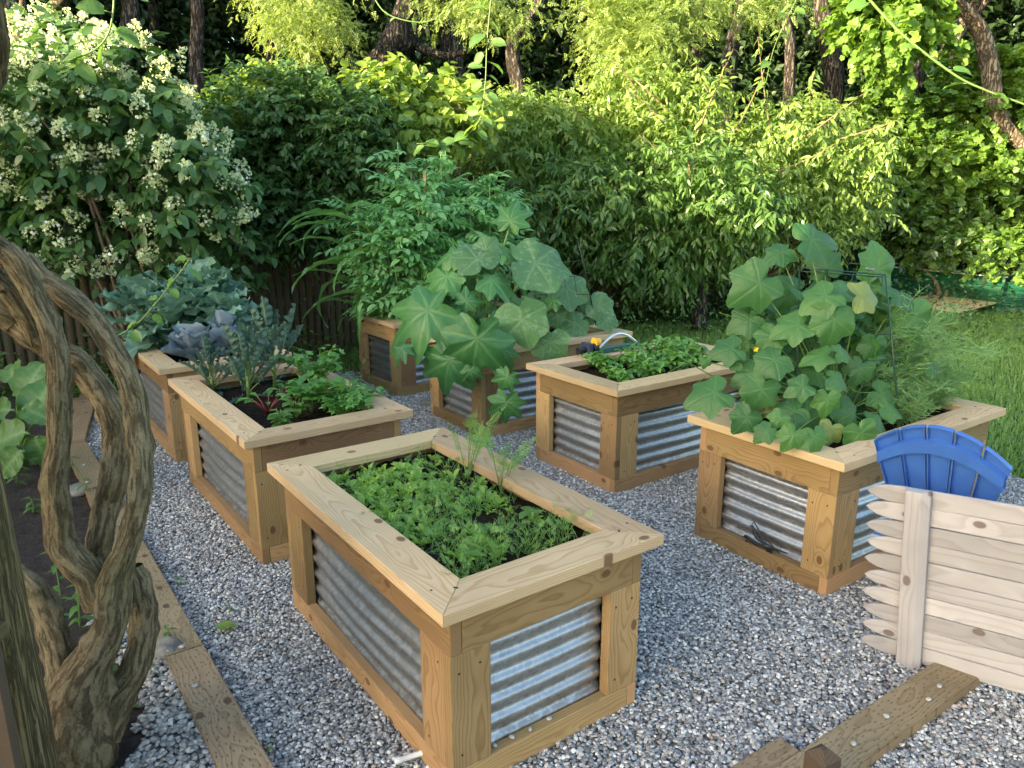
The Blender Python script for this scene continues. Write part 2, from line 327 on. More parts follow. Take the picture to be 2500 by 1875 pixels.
# foliage
M['hyd'] = leafmat('hydrangea leaf', (0.045, 0.11, 0.035), (0.095, 0.19, 0.055), .42, .28)
M['panicle'] = leafmat('cream florets', (0.42, 0.5, 0.24), (0.66, 0.72, 0.48), .7, .3, tip=(.78, (.86, .88, .86)))
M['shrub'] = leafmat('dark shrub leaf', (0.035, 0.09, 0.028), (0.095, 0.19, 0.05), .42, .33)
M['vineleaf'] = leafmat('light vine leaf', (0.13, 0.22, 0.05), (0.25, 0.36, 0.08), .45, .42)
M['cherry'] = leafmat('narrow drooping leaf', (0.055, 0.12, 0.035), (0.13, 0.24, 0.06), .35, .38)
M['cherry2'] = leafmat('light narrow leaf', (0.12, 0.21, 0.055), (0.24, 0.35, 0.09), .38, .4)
M['grape'] = leafmat('rounded vine leaf', (0.08, 0.17, 0.03), (0.18, 0.31, 0.06), .42, .4)
M['locust'] = leafmat('locust leaflet', (0.14, 0.22, 0.06), (0.26, 0.35, 0.11), .45, .45)
M['forest'] = leafmat('shaded forest leaf', (0.016, 0.042, 0.015), (0.042, 0.085, 0.025), .5, .3)  # shade inside the wood is put into the leaf colour as darkness
M['tomato'] = leafmat('tomato leaf', (0.13, 0.3, 0.12), (0.2, 0.42, 0.16), .5, .35)
M['corn'] = leafmat('corn leaf', (0.077, 0.198, 0.055), (0.132, 0.297, 0.077), .4, .35, vein=(.25, .36, .14))
M['squash'] = leafmat('squash leaf', (0.035, 0.135, 0.038), (0.075, 0.23, 0.058), .45, .25, vein=(.16, .30, .11), vf=.45)
M['squashpale'] = leafmat('mildewed squash leaf', (0.05, 0.14, 0.05), (0.09, 0.21, 0.075), .6, .22, vein=(.18, .30, .14), vf=.4, spots=((.22, .33, .21), 24, .52, .5))
M['cuke'] = leafmat('cucumber leaf', (0.028, 0.11, 0.032), (0.08, 0.21, 0.048), .5, .28, vein=(.12, .24, .08), vf=.35, tip=(.985, (.20, .26, .07)))
M['broc'] = leafmat('broccoli leaf', (0.094, 0.194, 0.131), (0.175, 0.312, 0.225), .5, .18, vein=(.32, .42, .32))
M['cabb'] = leafmat('cabbage leaf', (0.11, 0.16, 0.19), (0.19, 0.25, 0.3), .5, .12, vein=(.38, .40, .44))
M['kale'] = leafmat('kale leaf', (0.035, 0.085, 0.058), (0.08, 0.15, 0.11), .55, .15, vein=(.20, .28, .2))
M['parsley'] = leafmat('parsley leaf', (0.06, 0.18, 0.035), (0.12, 0.29, 0.06), .4, .3)
M['lettuce'] = leafmat('lettuce leaf', (0.19, 0.36, 0.06), (0.33, 0.5, 0.1), .45, .35, vein=(.3, .45, .14))
M['carrot'] = leafmat('carrot frond', (0.12, 0.27, 0.06), (0.22, 0.4, 0.1), .5, .3)
M['straw'] = leafmat('strawberry leaf', (0.063, 0.184, 0.040), (0.149, 0.333, 0.069), .42, .28, vein=(.16, .28, .09))
M['dill'] = leafmat('dill frond', (0.17, 0.34, 0.12), (0.27, 0.47, 0.18), .5, .3)
M['rhub'] = leafmat('large coarse leaf', (0.045, 0.12, 0.025), (0.095, 0.2, 0.035), .45, .25, vein=(.20, .32, .12))
M['weed'] = leafmat('weed leaf', (.06, .16, .03), (.13, .27, .05), .45, .35)
M['cover'] = leafmat('ground cover leaf', (0.038, 0.090, 0.022), (0.105, 0.195, 0.045), .5, .3)
M['grass'] = leafmat('grass blade', (0.1, 0.2, 0.05), (0.25, 0.39, 0.11), .5, .35)
M['lawn'] = plain('lawn soil and thatch', (.045, .075, .02), .95, 0, .5, 40, .1, .6, 40)
M['petal'] = plain('pink petal', (.65, .05, .12), .5)
M['cukeflower'] = plain('yellow petal', (.75, .5, .03), .5)

# ------------------------------------------------------------------ leaf templates (x along the leaf, unit length)
def T_simple(wd=.42, droop=.25, fold=.12, seg=3):
    V = [(0, 0, 0)]; xs = [(i+1)/(seg+1) for i in range(seg)]
    prof = lambda x: wd*math.sin(math.pi*x**.8)**.8/1
    for x in xs: V += [(x, -prof(x)/2, fold*prof(x)-droop*x*x), (x, 0, -droop*x*x), (x, prof(x)/2, fold*prof(x)-droop*x*x)]
    V.append((1, 0, -droop)); e = len(V)-1; L = [0, 1, 2, 0, 2, 3]; C = [3, 3]
    for i in range(seg-1):
        a = 1+3*i; b = a+3; L += [a, b, b+1, a+1, a+1, b+1, b+2, a+2]; C += [4, 4]
    a = 1+3*(seg-1); L += [a, e, a+1, a+1, e, a+2]; C += [3, 3]
    return np.array(V, float), np.array(L), np.array(C), np.zeros(len(V))
def T_diamond(wd=.5, fold=.1, droop=.15):
    V = [(0, 0, 0), (.45, -wd/2, fold), (1, 0, -droop), (.45, wd/2, fold)]
    return np.array(V, float), np.array([0, 1, 2, 0, 2, 3]), np.array([3, 3]), np.zeros(4)
def T_grid(width, nL=10, nW=6, bend=.5, ruffle=0., rfreq=5, cup=0., midw=.10, seed=0, twist=0., wave=0., vein=1.):
    r_ = np.random.default_rng(seed); V = []; W = []; ph = r_.random(4)*6.28
    x = z = 0.; ang = 0.
    for i in range(nL+1):
        t = i/nL
        if i: ang -= bend/nL; x += math.cos(ang)/nL; z += math.sin(ang)/nL
        wd = width(t)
        for j in range(nW+1):
            s = j/nW*2-1; y = s*wd/2
            edge = abs(s)**1.7
            dz = ruffle*edge*math.sin(rfreq*6.28*t + ph[0] + (1.7 if s > 0 else 0)) + ruffle*.5*edge*math.sin(rfreq*2.3*6.28*t+ph[1]) + cup*wd*s*s + wave*math.sin(4*t*3.14+ph[2])*t
            dy = ruffle*.5*edge*math.cos(rfreq*6.28*t+ph[3])
            V.append((x - math.sin(ang)*dz, (y+dy)*math.cos(twist*t), z + math.cos(ang)*dz + y*math.sin(twist*t)))
            side = max(0, math.sin((t*7 - abs(s)*1.2)*6.28))**6*.45 if abs(s) > .1 and abs(s) < .9 else 0
            W.append(vein*max(1. if abs(s) < midw else 0, side))
    L = []; n = nW+1
    for i in range(nL):
        for j in range(nW): L += [i*n+j, (i+1)*n+j, (i+1)*n+j+1, i*n+j+1]
    return np.array(V), np.array(L), np.full(nL*nW, 4), np.array(W)
def T_palm(lobes, r0=.55, w=.34, notch=.5, serr=.03, nserr=40, droop=.3, cup=.0, fold=.06, seed=0, pw=1.6, nA=84, nR=5, vw=.055, wrinkle=.012):
    r_ = np.random.default_rng(seed); A = np.linspace(-math.pi, math.pi, nA, endpoint=False); V = [(0, 0, 0)]; W = [1.]
    ph = r_.random(6)*6.28; side = r_.uniform(-.25, .25)
    R = []
    for a in A:
        r = r0
        for la, ll in lobes:
            d = (a-la+math.pi) % (2*math.pi)-math.pi; r = max(r, r0 + (ll-r0)*math.exp(-abs(d/w)**pw))
        back = abs(abs(a)-math.pi); r *= 1-notch*math.exp(-(back/.32)**2)
        r *= 1 + serr*(((a*nserr/6.283) % 1)-.5)*2 + .02*math.sin(5*a+ph[0]); R.append(r)
    for k in range(1, nR+1):
        q = (k/nR)**.85
        for a, r in zip(A, R):
            rr = r*q; dm = min(abs((a-la+math.pi) % (2*math.pi)-math.pi) for la, _ in lobes)
            z = fold*rr*math.sin(min(dm/.5, 1)*1.57)**2 - droop*rr*rr*(.6+.4*math.cos(a)) + cup*rr*rr + wrinkle*math.sin(9*rr*2+ph[1]+a*3)*q + .085*q*q*math.sin(3*a+ph[2]) + side*.25*rr*rr*math.sin(a) + .035*q**3*math.sin(7*a+ph[3])
            V.append((rr*math.cos(a), rr*math.sin(a), z))
            sec = 0
            da = dm*rr
            if .12 < rr and dm < .5:
                sec = .35*max(0, math.sin((rr - dm*.55)*26))**8
            W.append(max(1. if dm*rr < vw*.6*(1.2-q*.7) or dm < .04 else 0, sec))
    L = []; C = []
    for j in range(nA): L += [0, 1+j, 1+(j+1) % nA]; C.append(3)
    for k in range(nR-1):
        for j in range(nA):
            a = 1+k*nA+j; b = 1+k*nA+(j+1) % nA; L += [a, a+nA, b+nA, b]; C.append(4)
    return np.array(V), np.array(L), np.array(C), np.array(W)
def merge(parts):                                    # parts: list of (T, M3, loc, scale)
    V = []; L = []; C = []; W = []; n = 0
    for T, Mx, loc, s in parts:
        V.append((T[0]*s) @ np.asarray(Mx).T + loc); L.append(T[1]+n); C.append(T[2]); W.append(T[3]); n += len(T[0])
    return np.concatenate(V), np.concatenate(L), np.concatenate(C), np.concatenate(W)
def rotz(a): c, s = math.cos(a), math.sin(a); return np.array([[c, -s, 0], [s, c, 0], [0, 0, 1.]])
def roty(a): c, s = math.cos(a), math.sin(a); return np.array([[c, 0, s], [0, 1, 0], [-s, 0, c]])
def T_tubechunk(p0, p1, r):
    p0 = np.array(p0, float); p1 = np.array(p1, float); d = nrm(p1-p0); a = nrm(np.cross(d, [0.1, .2, 1])); b = np.cross(d, a)
    V = [p0+a*r, p0-a*.5*r+b*.87*r, p0-a*.5*r-b*.87*r]; V += [v+(p1-p0) for v in V]
    return np.array(V), np.array([0, 1, 4, 3, 1, 2, 5, 4, 2, 0, 3, 5]), np.full(3, 4), np.zeros(6)
L_simple = T_simple(.42, .28); L_narrow = T_simple(.34, .45, .10); L_round = T_palm([(0, 1), (1, .85), (-1, .85), (2.1, .75), (-2.1, .75)], .6, .4, .4, .04, 16, .15, nA=22, nR=2)
L_hyd = T_simple(.52, .22, .10, 4); L_tiny = T_diamond(.55); L_heart = T_simple(.72, .22, .08, 3)
I3 = np.eye(3)
# compound leaves
def compound(leaflet, n=3, s=.34, w=60, term=1.1, stem=True, wl=.1):
    P = []
    for i in range(n):
        x = .28+.62*i/max(n, 1)
        for sg in (1, -1): P.append((leaflet, rotz(sg*math.radians(w)) @ roty(-.1), (x, 0, 0), s*(1-.12*i)))
    P.append((leaflet, I3, (.86, 0, 0), s*term))
    if stem: P.append((T_tubechunk((0, 0, 0), (.9, 0, 0), .010), I3, 0, 1))
    return merge(P)
T_tom = compound(T_simple(.5, .35, .15, 3), 3, .34)
T_frond = compound(compound(T_simple(.35, .1, .1, 1), 3, .42, 55), 4, .36, 58)
T_parsl = compound(merge([(T_simple(.6, .2, .1, 1), rotz(a), 0, .9) for a in (0, .9, -.9)]), 1, .5, 60, 1.1)
T_tri = merge([(T_grid(lambda t: .75*math.sin(math.pi*min(1, .12+t*.93))**.7, 4, 4, .35, .02, 5, .25, vein=.6), rotz(a), 0, .6) for a in (0, 1.75, -1.75)])
T_small3 = merge([(T_simple(.6, .2, .1, 2), rotz(a), 0, .6) for a in (0, 1.4, -1.4)])

def twigs(mb, P, D, Ln, k, T, size, droop=.5, spread=.9, stemmb=None, curve=.35, sizevar=.3, flat=.6, rr=None, stem_r=.003, up=0.):
    """leafy twigs: alternate leaves along curved shoots"""
    P = np.asarray(P, float); D = nrm(D); n = len(P)
    if n == 0: return
    Ln = np.broadcast_to(np.asarray(Ln, float), (n,))
    side = nrm(np.cross(D, np.array([0, 0, 1.]) + rng.normal(0, .15, (n, 3))))
    t = (np.arange(k)+.7)/k; t2 = t[None, :, None]
    pos = P[:, None] + D[:, None]*Ln[:, None, None]*t2 + np.array([0, 0, -1.])*(curve*Ln[:, None, None]*t2**2)
    tang = nrm(D[:, None] + np.array([0, 0, -1.])*2*curve*t2)
    sg = np.where(np.arange(k) % 2 == 0, 1., -1.)[None, :, None]
    F = tang*.55 + side[:, None]*sg*spread*(1-.5*t2**3) + np.array([0, 0, -1.])*droop*rng.uniform(.2, 1.4, (n, k, 1)) + rng.normal(0, .34, (n, k, 3))
    Nn = np.array([0, 0, 1.])*(.9+up) + side[:, None]*sg*-.2 + rng.normal(0, .45, (n, k, 3))
    Mx = frames(F.reshape(-1, 3), Nn.reshape(-1, 3)); sz = size*(1+sizevar*rng.uniform(-1, 1, n*k))*np.tile(.75+.35*np.sin(math.pi*t), n)
    r = rng.random(n*k)*.55 + np.repeat(rng.random(n)*.45, k) if rr is None else np.repeat(rr, k)
    mb.inst(T, pos.reshape(-1, 3), Mx, sz, r)
    if stemmb is not None:
        for i in range(n): stemmb.tube(np.vstack([P[i], pos[i][k//2], pos[i][-1]]), [stem_r, stem_r*.8, stem_r*.4], 3, cap=False)
def lobe_points(lobes, n, inner=.62, front=None):
    """points and outward directions spread through the shells of ellipsoid lobes [(centre, (rx,ry,rz))]"""
    vol = np.array([r[0]*r[2]+r[0]*r[1]+r[1]*r[2] for _, r in lobes]); vol = vol/vol.sum(); idx = rng.choice(len(lobes), n, p=vol)
    u = nrm(rng.normal(0, 1, (n, 3)))
    rad = inner + (1.04-inner)*rng.random(n)**.55
    C = np.array([l[0] for l in lobes])[idx]; Rr = np.array([l[1] for l in lobes])[idx]
    P = C + u*Rr*rad[:, None]; D = u/Rr*Rr.mean(axis=1, keepdims=True)
    return P, nrm(D), idx
def rand_lobes(region, n, r, y, dy=.3, zs=.85):
    """lobes inside a polygon of photo px [(u,v)...]"""
    reg = np.array(region, float); out = []; lo = reg.min(0); hi = reg.max(0); tries = 0
    while len(out) < n and tries < 4000:
        tries += 1; p = lo + rng.random(2)*(hi-lo); ins = False; j = len(reg)-1
        for i in range(len(reg)):
            if (reg[i][1] > p[1]) != (reg[j][1] > p[1]) and p[0] < (reg[j][0]-reg[i][0])*(p[1]-reg[i][1])/(reg[j][1]-reg[i][1])+reg[i][0]: ins = not ins
            j = i
        if not ins: continue
        c = at(p[0], p[1], y + rng.uniform(-dy, dy)); 
        if any(np.linalg.norm((c-q[0])[[0, 2]]) < r[0]*.6 for q in out) and tries < 3000: continue
        rad = rng.uniform(*r); out.append((c, (rad*rng.uniform(.9, 1.2)*(1.25 if zs < .6 else 1), rad, rad*zs)))
    return out
def limbs(mb, base, lobes, r0=.04, k=None, n=6, wig=.08):
    for c, r in lobes[:k]:
        b = np.asarray(base, float) + rng.normal(0, .08, 3)*[1, 1, 0]; e = np.asarray(c, float); t = np.linspace(0, 1, n)[:, None]
        mid = b*(1-t)+e*t; mid[:, 2] += (np.sin(t*math.pi)*.12*np.linalg.norm(e-b))[:, 0]; mid[1:-1] += rng.normal(0, wig, (n-2, 3))
        mb.tube(mid, np.linspace(r0, r0*.3, n), 6)

# ------------------------------------------------------------------ ground
def plane_obj(name, pts, z, mat, kind='structure', label=None, sub=0):
    bm = bmesh.new(); vs = [bm.verts.new((p[0], p[1], z)) for p in pts]; bm.faces.new(vs); mb = MB(); mb.bm(bm); o = mb.build(name, mat, None, False); o['kind'] = kind; return o
gnd = plane_obj('ground', [(-120, -60), (120, -60), (120, 160), (-120, 160)], -.05, M['lawn'])
TH = .615; RD = np.array([math.cos(TH), math.sin(TH)]); LD = np.array([-math.sin(TH), math.cos(TH)])
PL, PW, PH, OV = 1.4116, .8418, .6402, .0483
planters = [  # near corner of the rim, angle, long side runs left (True) or right
 (( -.180, 1.758), .623, True, 1.394, .825), ((-1.174, 3.154), .634, True, PL, PW), ((-2.168, 4.526), .635, True, PL, PW),
 ((-.970, 6.126), .632, False, PL, PW), ((-.226, 5.011), .600, False, PL, PW), ((.578, 4.015), .622, False, PL, PW), ((1.342, 2.877), .607, False, PL, PW)]
def in_planter(P, m=.06):
    ins = np.zeros(len(P), bool)
    for (c, th, left, l, w_) in planters:
        r = np.array([math.cos(th), math.sin(th)]); q = np.array([-math.sin(th), math.cos(th)]); a, b = (w_, l) if left else (l, w_)
        d = P[:, :2]-np.array(c); x = d@r; y = d@q; ins |= (x > OV+m) & (x < a-OV-m) & (y > OV+m) & (y < b-OV-m)
    return ins
def inpoly(P, poly):
    ins = np.zeros(len(P), bool); j = len(poly)-1
    for i in range(len(poly)):
        a, b = poly[i], poly[j]; c = ((a[1] > P[:, 1]) != (b[1] > P[:, 1])) & (P[:, 0] < (b[0]-a[0])*(P[:, 1]-a[1])/(b[1]-a[1]+1e-12)+a[0]); ins ^= c; j = i
    return ins
GRAVEL = [(-.80, 1.2), (-.80, 1.95), (-1.24, 2.55), (-1.80, 3.40), (-3.42, 5.55), (-3.25, 6.25), (-.95, 7.45), (.2, 7.15), (1.9, 6.1), (2.9, 4.75), (3.3, 3.9), (3.3, 2.3), (2.7, 1.2)]
BED = [(-.95, 1.4), (-.95, 1.9), (-1.36, 2.5), (-1.95, 3.4), (-3.5, 5.6), (-9, 5.6), (-9, 1.4)]
LPATCH = [(-.80, 1.2), (-.80, 1.95), (-1.26, 2.55), (-1.85, 3.4), (-2.25, 4.05), (-2.05, 3.2), (-1.62, 2.62), (-1.30, 2.3), (-1.17, 2.05), (-1.25, 1.8), (-1.25, 1.2)]
def gravel(name, poly, density, size, mat, z=0., maxy=9, kind='stuff', label='', seed=1):
    g = .06; xs = np.arange(-4, 4, g); ys = np.arange(1.2, maxy, g); X, Y = np.meshgrid(xs, ys); P = np.stack([X.ravel(), Y.ravel()], 1)
    keep = inpoly(P+g/2, poly) & ~in_planter(P+g/2)
    P = P[keep]; n = len(P); V = np.zeros((n, 4, 3)); h = np.array([[0, 0], [g, 0], [g, g], [0, g]])
    V[:, :, :2] = P[:, None]+h[None]; V[:, :, 2] = z
    mb = MB(); mb.add(V.reshape(-1, 3), np.arange(4*n), np.full(n, 4)); o = mb.build(name, [M['gravelbase'], mat], None, False)
    tag(o, label or None, 'gravel', None, kind)
    ng = bpy.data.node_groups.new(name, 'GeometryNodeTree'); ng.interface.new_socket('Geometry', in_out='INPUT', socket_type='NodeSocketGeometry'); ng.interface.new_socket('Geometry', in_out='OUTPUT', socket_type='NodeSocketGeometry')
    A = ng.nodes.new; Lk = ng.links.new; gi = A('NodeGroupInput'); go = A('NodeGroupOutput')
    dp = A('GeometryNodeDistributePointsOnFaces'); dp.inputs['Density'].default_value = density; dp.inputs['Seed'].default_value = seed; Lk(gi.outputs[0], dp.inputs['Mesh'])
    join = A('GeometryNodeJoinGeometry'); insts = A('GeometryNodeJoinGeometry')
    for k in range(5):
        ico = A('GeometryNodeMeshIcoSphere'); ico.inputs['Subdivisions'].default_value = 2 if k else 2
        sp = A('GeometryNodeSetPosition'); nz = A('ShaderNodeTexNoise'); nz.inputs['Scale'].default_value = .75; nz.inputs['Detail'].default_value = 1
        pos = A('GeometryNodeInputPosition'); ad = A('ShaderNodeVectorMath'); ad.operation = 'ADD'; Lk(pos.outputs[0], ad.inputs[0]); ad.inputs[1].default_value = (k*7.3, k*3.1, k*1.7); Lk(ad.outputs[0], nz.inputs['Vector'])
        sb = A('ShaderNodeVectorMath'); sb.operation = 'SUBTRACT'; Lk(nz.outputs['Color'], sb.inputs[0]); sb.inputs[1].default_value = (.5, .5, .5)
        ml = A('ShaderNodeVectorMath'); ml.operation = 'SCALE'; Lk(sb.outputs[0], ml.inputs[0]); ml.inputs['Scale'].default_value = 1.5
        Lk(ico.outputs['Mesh'], sp.inputs['Geometry']); Lk(ml.outputs[0], sp.inputs['Offset'])
        tr = A('GeometryNodeTransform'); Lk(sp.outputs[0], tr.inputs['Geometry']); tr.inputs['Scale'].default_value = (1., .72+.05*k, .42+.07*k)
        ss = A('GeometryNodeSetShadeSmooth'); Lk(tr.outputs[0], ss.inputs[0]); sm = A('GeometryNodeSetMaterial'); sm.inputs['Material'].default_value = mat; Lk(ss.outputs[0], sm.inputs['Geometry'])
        gt = A('GeometryNodeGeometryToInstance'); Lk(sm.outputs[0], gt.inputs[0]); Lk(gt.outputs[0], insts.inputs[0])
    ip = A('GeometryNodeInstanceOnPoints'); Lk(dp.outputs['Points'], ip.inputs['Points']); Lk(insts.outputs[0], ip.inputs['Instance']); ip.inputs['Pick Instance'].default_value = True
    rv = A('FunctionNodeRandomValue'); rv.data_type = 'FLOAT_VECTOR'; rv.inputs[0].default_value = (-.5, -.5, 0); rv.inputs[1].default_value = (.5, .5, 6.28); Lk(rv.outputs[0], ip.inputs['Rotation'])
    rs = A('FunctionNodeRandomValue'); rs.data_type = 'FLOAT'; rs.inputs[2].default_value = size[0]; rs.inputs[3].default_value = size[1]; rs.inputs['Seed'].default_value = 7; Lk(rs.outputs[1], ip.inputs['Scale'])
    tp = A('GeometryNodeTranslateInstances'); Lk(ip.outputs[0], tp.inputs['Instances']); tp.inputs['Local Space'].default_value = False
    rt = A('FunctionNodeRandomValue'); rt.data_type = 'FLOAT_VECTOR'; rt.inputs[0].default_value = (0, 0, -.001); rt.inputs[1].default_value = (0, 0, size[1]*1.2); rt.inputs['Seed'].default_value = 3; Lk(rt.outputs[0], tp.inputs['Translation'])
    Lk(gi.outputs[0], join.inputs[0]); Lk(tp.outputs[0], join.inputs[0]); Lk(join.outputs[0], go.inputs[0])
    md = o.modifiers.new('pebbles', 'NODES'); md.node_group = ng
    return o
gravel('gravel', GRAVEL, 13500, (.0046, .0095), M['pebble'], 0., label='grey pebble gravel covering the ground between the raised beds')
gravel('gravel', LPATCH, 5200, (.007, .0135), M['pebble2'], .012, seed=5, label='paler rounder pebbles between the gnarled vine trunks and the edging timber')
def patch(name, poly, z, mat, amp=.02, g=.06, scale=3.):
    P0 = np.array(poly); xs = np.arange(P0[:, 0].min(), P0[:, 0].max()+g, g); ys = np.arange(P0[:, 1].min(), P0[:, 1].max()+g, g); X, Y = np.meshgrid(xs, ys)
    Z = z + amp*(np.sin(X*scale*2.1+1)*np.cos(Y*scale*1.7)+.5*np.sin(X*scale*5.3+Y*scale*4.1)) + rng.normal(0, amp*.35, X.shape)
    nx, ny = len(xs), len(ys); idx = np.arange(nx*ny).reshape(ny, nx); c = np.stack([X[:-1, :-1]+g/2, Y[:-1, :-1]+g/2], -1).reshape(-1, 2); q = np.stack([idx[:-1, :-1], idx[:-1, 1:], idx[1:, 1:], idx[1:, :-1]], -1).reshape(-1, 4)[inpoly(c, poly)]
    mb = MB(); mb.add(np.stack([X, Y, Z], -1).reshape(-1, 3), q.ravel(), np.full(len(q), 4)); o = mb.build(name, mat); o['kind'] = 'structure'; return o
SOILBED = [(-.80, 1.2), (-.80, 1.95), (-1.26, 2.55), (-1.85, 3.40), (-3.42, 5.5), (-5.5, 7.2), (-9, 7), (-9, 1.2)]
patch('soil_bed', SOILBED, -.005, M['mulch'], .018)

# ------------------------------------------------------------------ raised beds
def board(name, th, mat, c, L, Wd, Tk, xa, ya, mitre=None, screws=None):
    """one board: centre, length/width/thickness, x axis (grain) and y axis (width) in planter space; own object so the grain follows it"""
    bm = bmesh.new(); xh, yh, zh = L/2, Wd/2, Tk/2
    m0 = Wd if mitre else 0
    vs = []
    for z in (-zh, zh):
        for x, y in ((-xh, -yh), (xh, -yh), (xh-m0, yh), (-xh+m0, yh)): vs.append(bm.verts.new((x, y, z)))
    for f in ((3, 2, 1, 0), (4, 5, 6, 7), (0, 1, 5, 4), (1, 2, 6, 5), (2, 3, 7, 6), (3, 0, 4, 7)): bm.faces.new([vs[i] for i in f])
    bmesh.ops.bevel(bm, geom=bm.edges[:], offset=.0035, segments=2, affect='EDGES', profile=.6)
    mb = MB(); mb.bm(bm)
    for sx, sy in (screws or []):
        b2 = bmesh.new(); bmesh.ops.create_cone(b2, cap_ends=True, segments=10, radius1=.0042, radius2=.0036, depth=.0012); mb.bm(b2, (sx, sy, zh+.0004), None, m=1)
    o = mb.build(name, [mat, M['screw']], None, False)
    xa = Vector(xa); ya = Vector(ya); za = xa.cross(ya); mt = Matrix((xa, ya, za)).transposed().to_4x4(); mt.translation = Vector(c); o.matrix_world = mt; o.parent = th
    return o
def corr_panel(th, L, Hh, c, xa, na):
    """horizontal corrugated sheet, ridges run along xa, faces na, bowed slightly outwards"""
    nx, nz = 24, 168; V = []
    for j in range(nz+1):
        z = -Hh/2 + Hh*j/nz; s = math.sin(2*math.pi*z/.0675+.8); d = .0085*math.tanh(1.3*s)/math.tanh(1.3)
        for i in range(nx+1):
            x = -L/2 + L*i/nx; bow = .016*math.cos(math.pi*x/L)*math.cos(math.pi*z/Hh*.8)*(1.4 if L > 1 else .4); V.append((x, d+bow, z))
    V = np.array(V); Lo = []
    for j in range(nz):
        for i in range(nx): a = j*(nx+1)+i; Lo += [a, a+1, a+nx+2, a+nx+1]
    mb = MB(); mb.add(V, Lo, np.full(nx*nz, 4)); o = mb.build('corrugated_panel', M['metal'])
    xa = Vector(xa); ya = Vector(na); za = xa.cross(ya)
    if za.z < 0: xa = -xa; za = xa.cross(ya)
    mt = Matrix((xa, ya, za)).transposed().to_4x4(); mt.translation = Vector(c); o.matrix_world = mt; o.parent = th; return o
def soil_top(th, L, Wd, z, seed):
    r_ = np.random.default_rng(seed); nx, ny = 40, 24; xs = np.linspace(-L/2, L/2, nx); ys = np.linspace(-Wd/2, Wd/2, ny); X, Y = np.meshgrid(xs, ys); Z = z + .010*np.sin(X*9+seed)*np.cos(Y*11+seed) + r_.normal(0, .004, X.shape)
    q = []; 
    for j in range(ny-1):
        for i in range(nx-1): a = j*nx+i; q += [a, a+1, a+nx+1, a+nx]
    mb = MB(); mb.add(np.stack([X, Y, Z], -1).reshape(-1, 3), q, np.full((nx-1)*(ny-1), 4)); o = mb.build('soil', M['soil']); o.parent = th; return o
def raised_bed(L, Wd, label, seed):
    """local axes: x along the long side, y along the short side, origin at ground centre of the rim rectangle"""
    th = thing('raised_bed', (0, 0, 0), label, 'raised bed', 'raised garden beds'); RW, TK = .14, .038
    zt = PH-TK/2
    for s in (-1, 1):
        board('rim_board', th, M['rim'], (0, s*(Wd/2-RW/2), zt), L, RW, TK, (s*-1., 0, 0), (0, -s*1., 0), True, [(-L/2+.10, .035), (-L/2+.13, -.03), (L/2-.10, .035), (L/2-.13, -.03)])
        board('rim_board', th, M['rim'], (s*(L/2-RW/2), 0, zt), Wd-.0012, RW, TK, (0, s*1., 0), (-s*1., 0, 0), True, [(-Wd/2+.10, .035), (Wd/2-.10, .035)])
    bl, bw = L-2*OV, Wd-2*OV; T = .038; PWD = .134; TOP = .135; BOT = .088; zr = PH-TK-TOP/2-.0005
    hp = PH-TK-TOP-BOT; zp = BOT+hp/2
    for s in (-1, 1):   # long sides, full length: their end grain shows on the short faces
        xa = (-s, 0, 0)
        board('top_rail', th, M['rail'], (0, s*(bw/2-T/2), zr), bl, TOP, T, xa, (0, 0, 1), None, None)
        board('bottom_rail', th, M['rail'], (0, s*(bw/2-T/2), BOT/2), bl, BOT, T, xa, (0, 0, 1))
        corr_panel(th, bl-2*PWD+.02, hp+.03, (0, s*(bw/2-T-.012), zp), xa, (0, s, 0))
        board('top_rail', th, M['rail'], (s*(bl/2-T/2), 0, zr), bw-2*T-.002, TOP, T, (0, s, 0), (0, 0, 1))
        board('bottom_rail', th, M['rail'], (s*(bl/2-T/2), 0, BOT/2), bw-2*T-.002, BOT, T, (0, s, 0), (0, 0, 1))
        corr_panel(th, bw-2*PWD+.02, hp+.03, (s*(bl/2-T-.012), 0, zp), (0, s, 0), (s, 0, 0))
        for q in (-1, 1):
            # post boards: short-face post covers the edge of the long-face post
            board('post', th, M['post'], (s*(bl/2-T/2), q*(bw/2-PWD/2), zp), hp, PWD, T, (0, 0, 1), (0, -s*1. if False else -s, 0), None, [(-hp/2+.05, .035), (hp/2-.05, -.03), (hp/2-.06, .04)])
            board('post', th, M['post'], (s*(bl/2-T-PWD/2-.001), q*(bw/2-T/2), zp), hp, PWD, T, (0, 0, 1), (q, 0, 0), None, [(-hp/2+.04, .03), (hp/2-.05, -.035)])
    soil_top(th, bl-2*T, bw-2*T, PH-.075, seed)
    return th
labels = ['raised bed in front, corrugated sides and light wood rim, full of lettuce and carrot seedlings',
 'raised bed with curly kale, chard and parsley growing in it',
 'raised bed with bluish broccoli and cabbage, against the dark fence on the left',
 'raised bed at the back, tall tomato plants and corn growing in it',
 'raised bed mostly covered by a big squash plant with a wire cage',
 'raised bed with low strawberry plants and a sprinkler on its rim',
 'raised bed on the right with cucumber vines and a metal bird on its front']
def place_bed(th, i):
    c, ang, left, l, wd = planters[i]; r = np.array([math.cos(ang), math.sin(ang)]); q = np.array([-math.sin(ang), math.cos(ang)])
    a, b = (wd, l) if left else (l, wd); ctr = np.array(c)+r*a/2+q*b/2; th.location = (*ctr, 0.); th.rotation_euler = (0, 0, ang+(math.pi/2 if left else 0)); th['label'] = labels[i]
    return th
bed0 = raised_bed(1.394, .825, labels[0], 1); place_bed(bed0, 0)
bed1 = raised_bed(PL, PW, labels[1], 2); place_bed(bed1, 1)
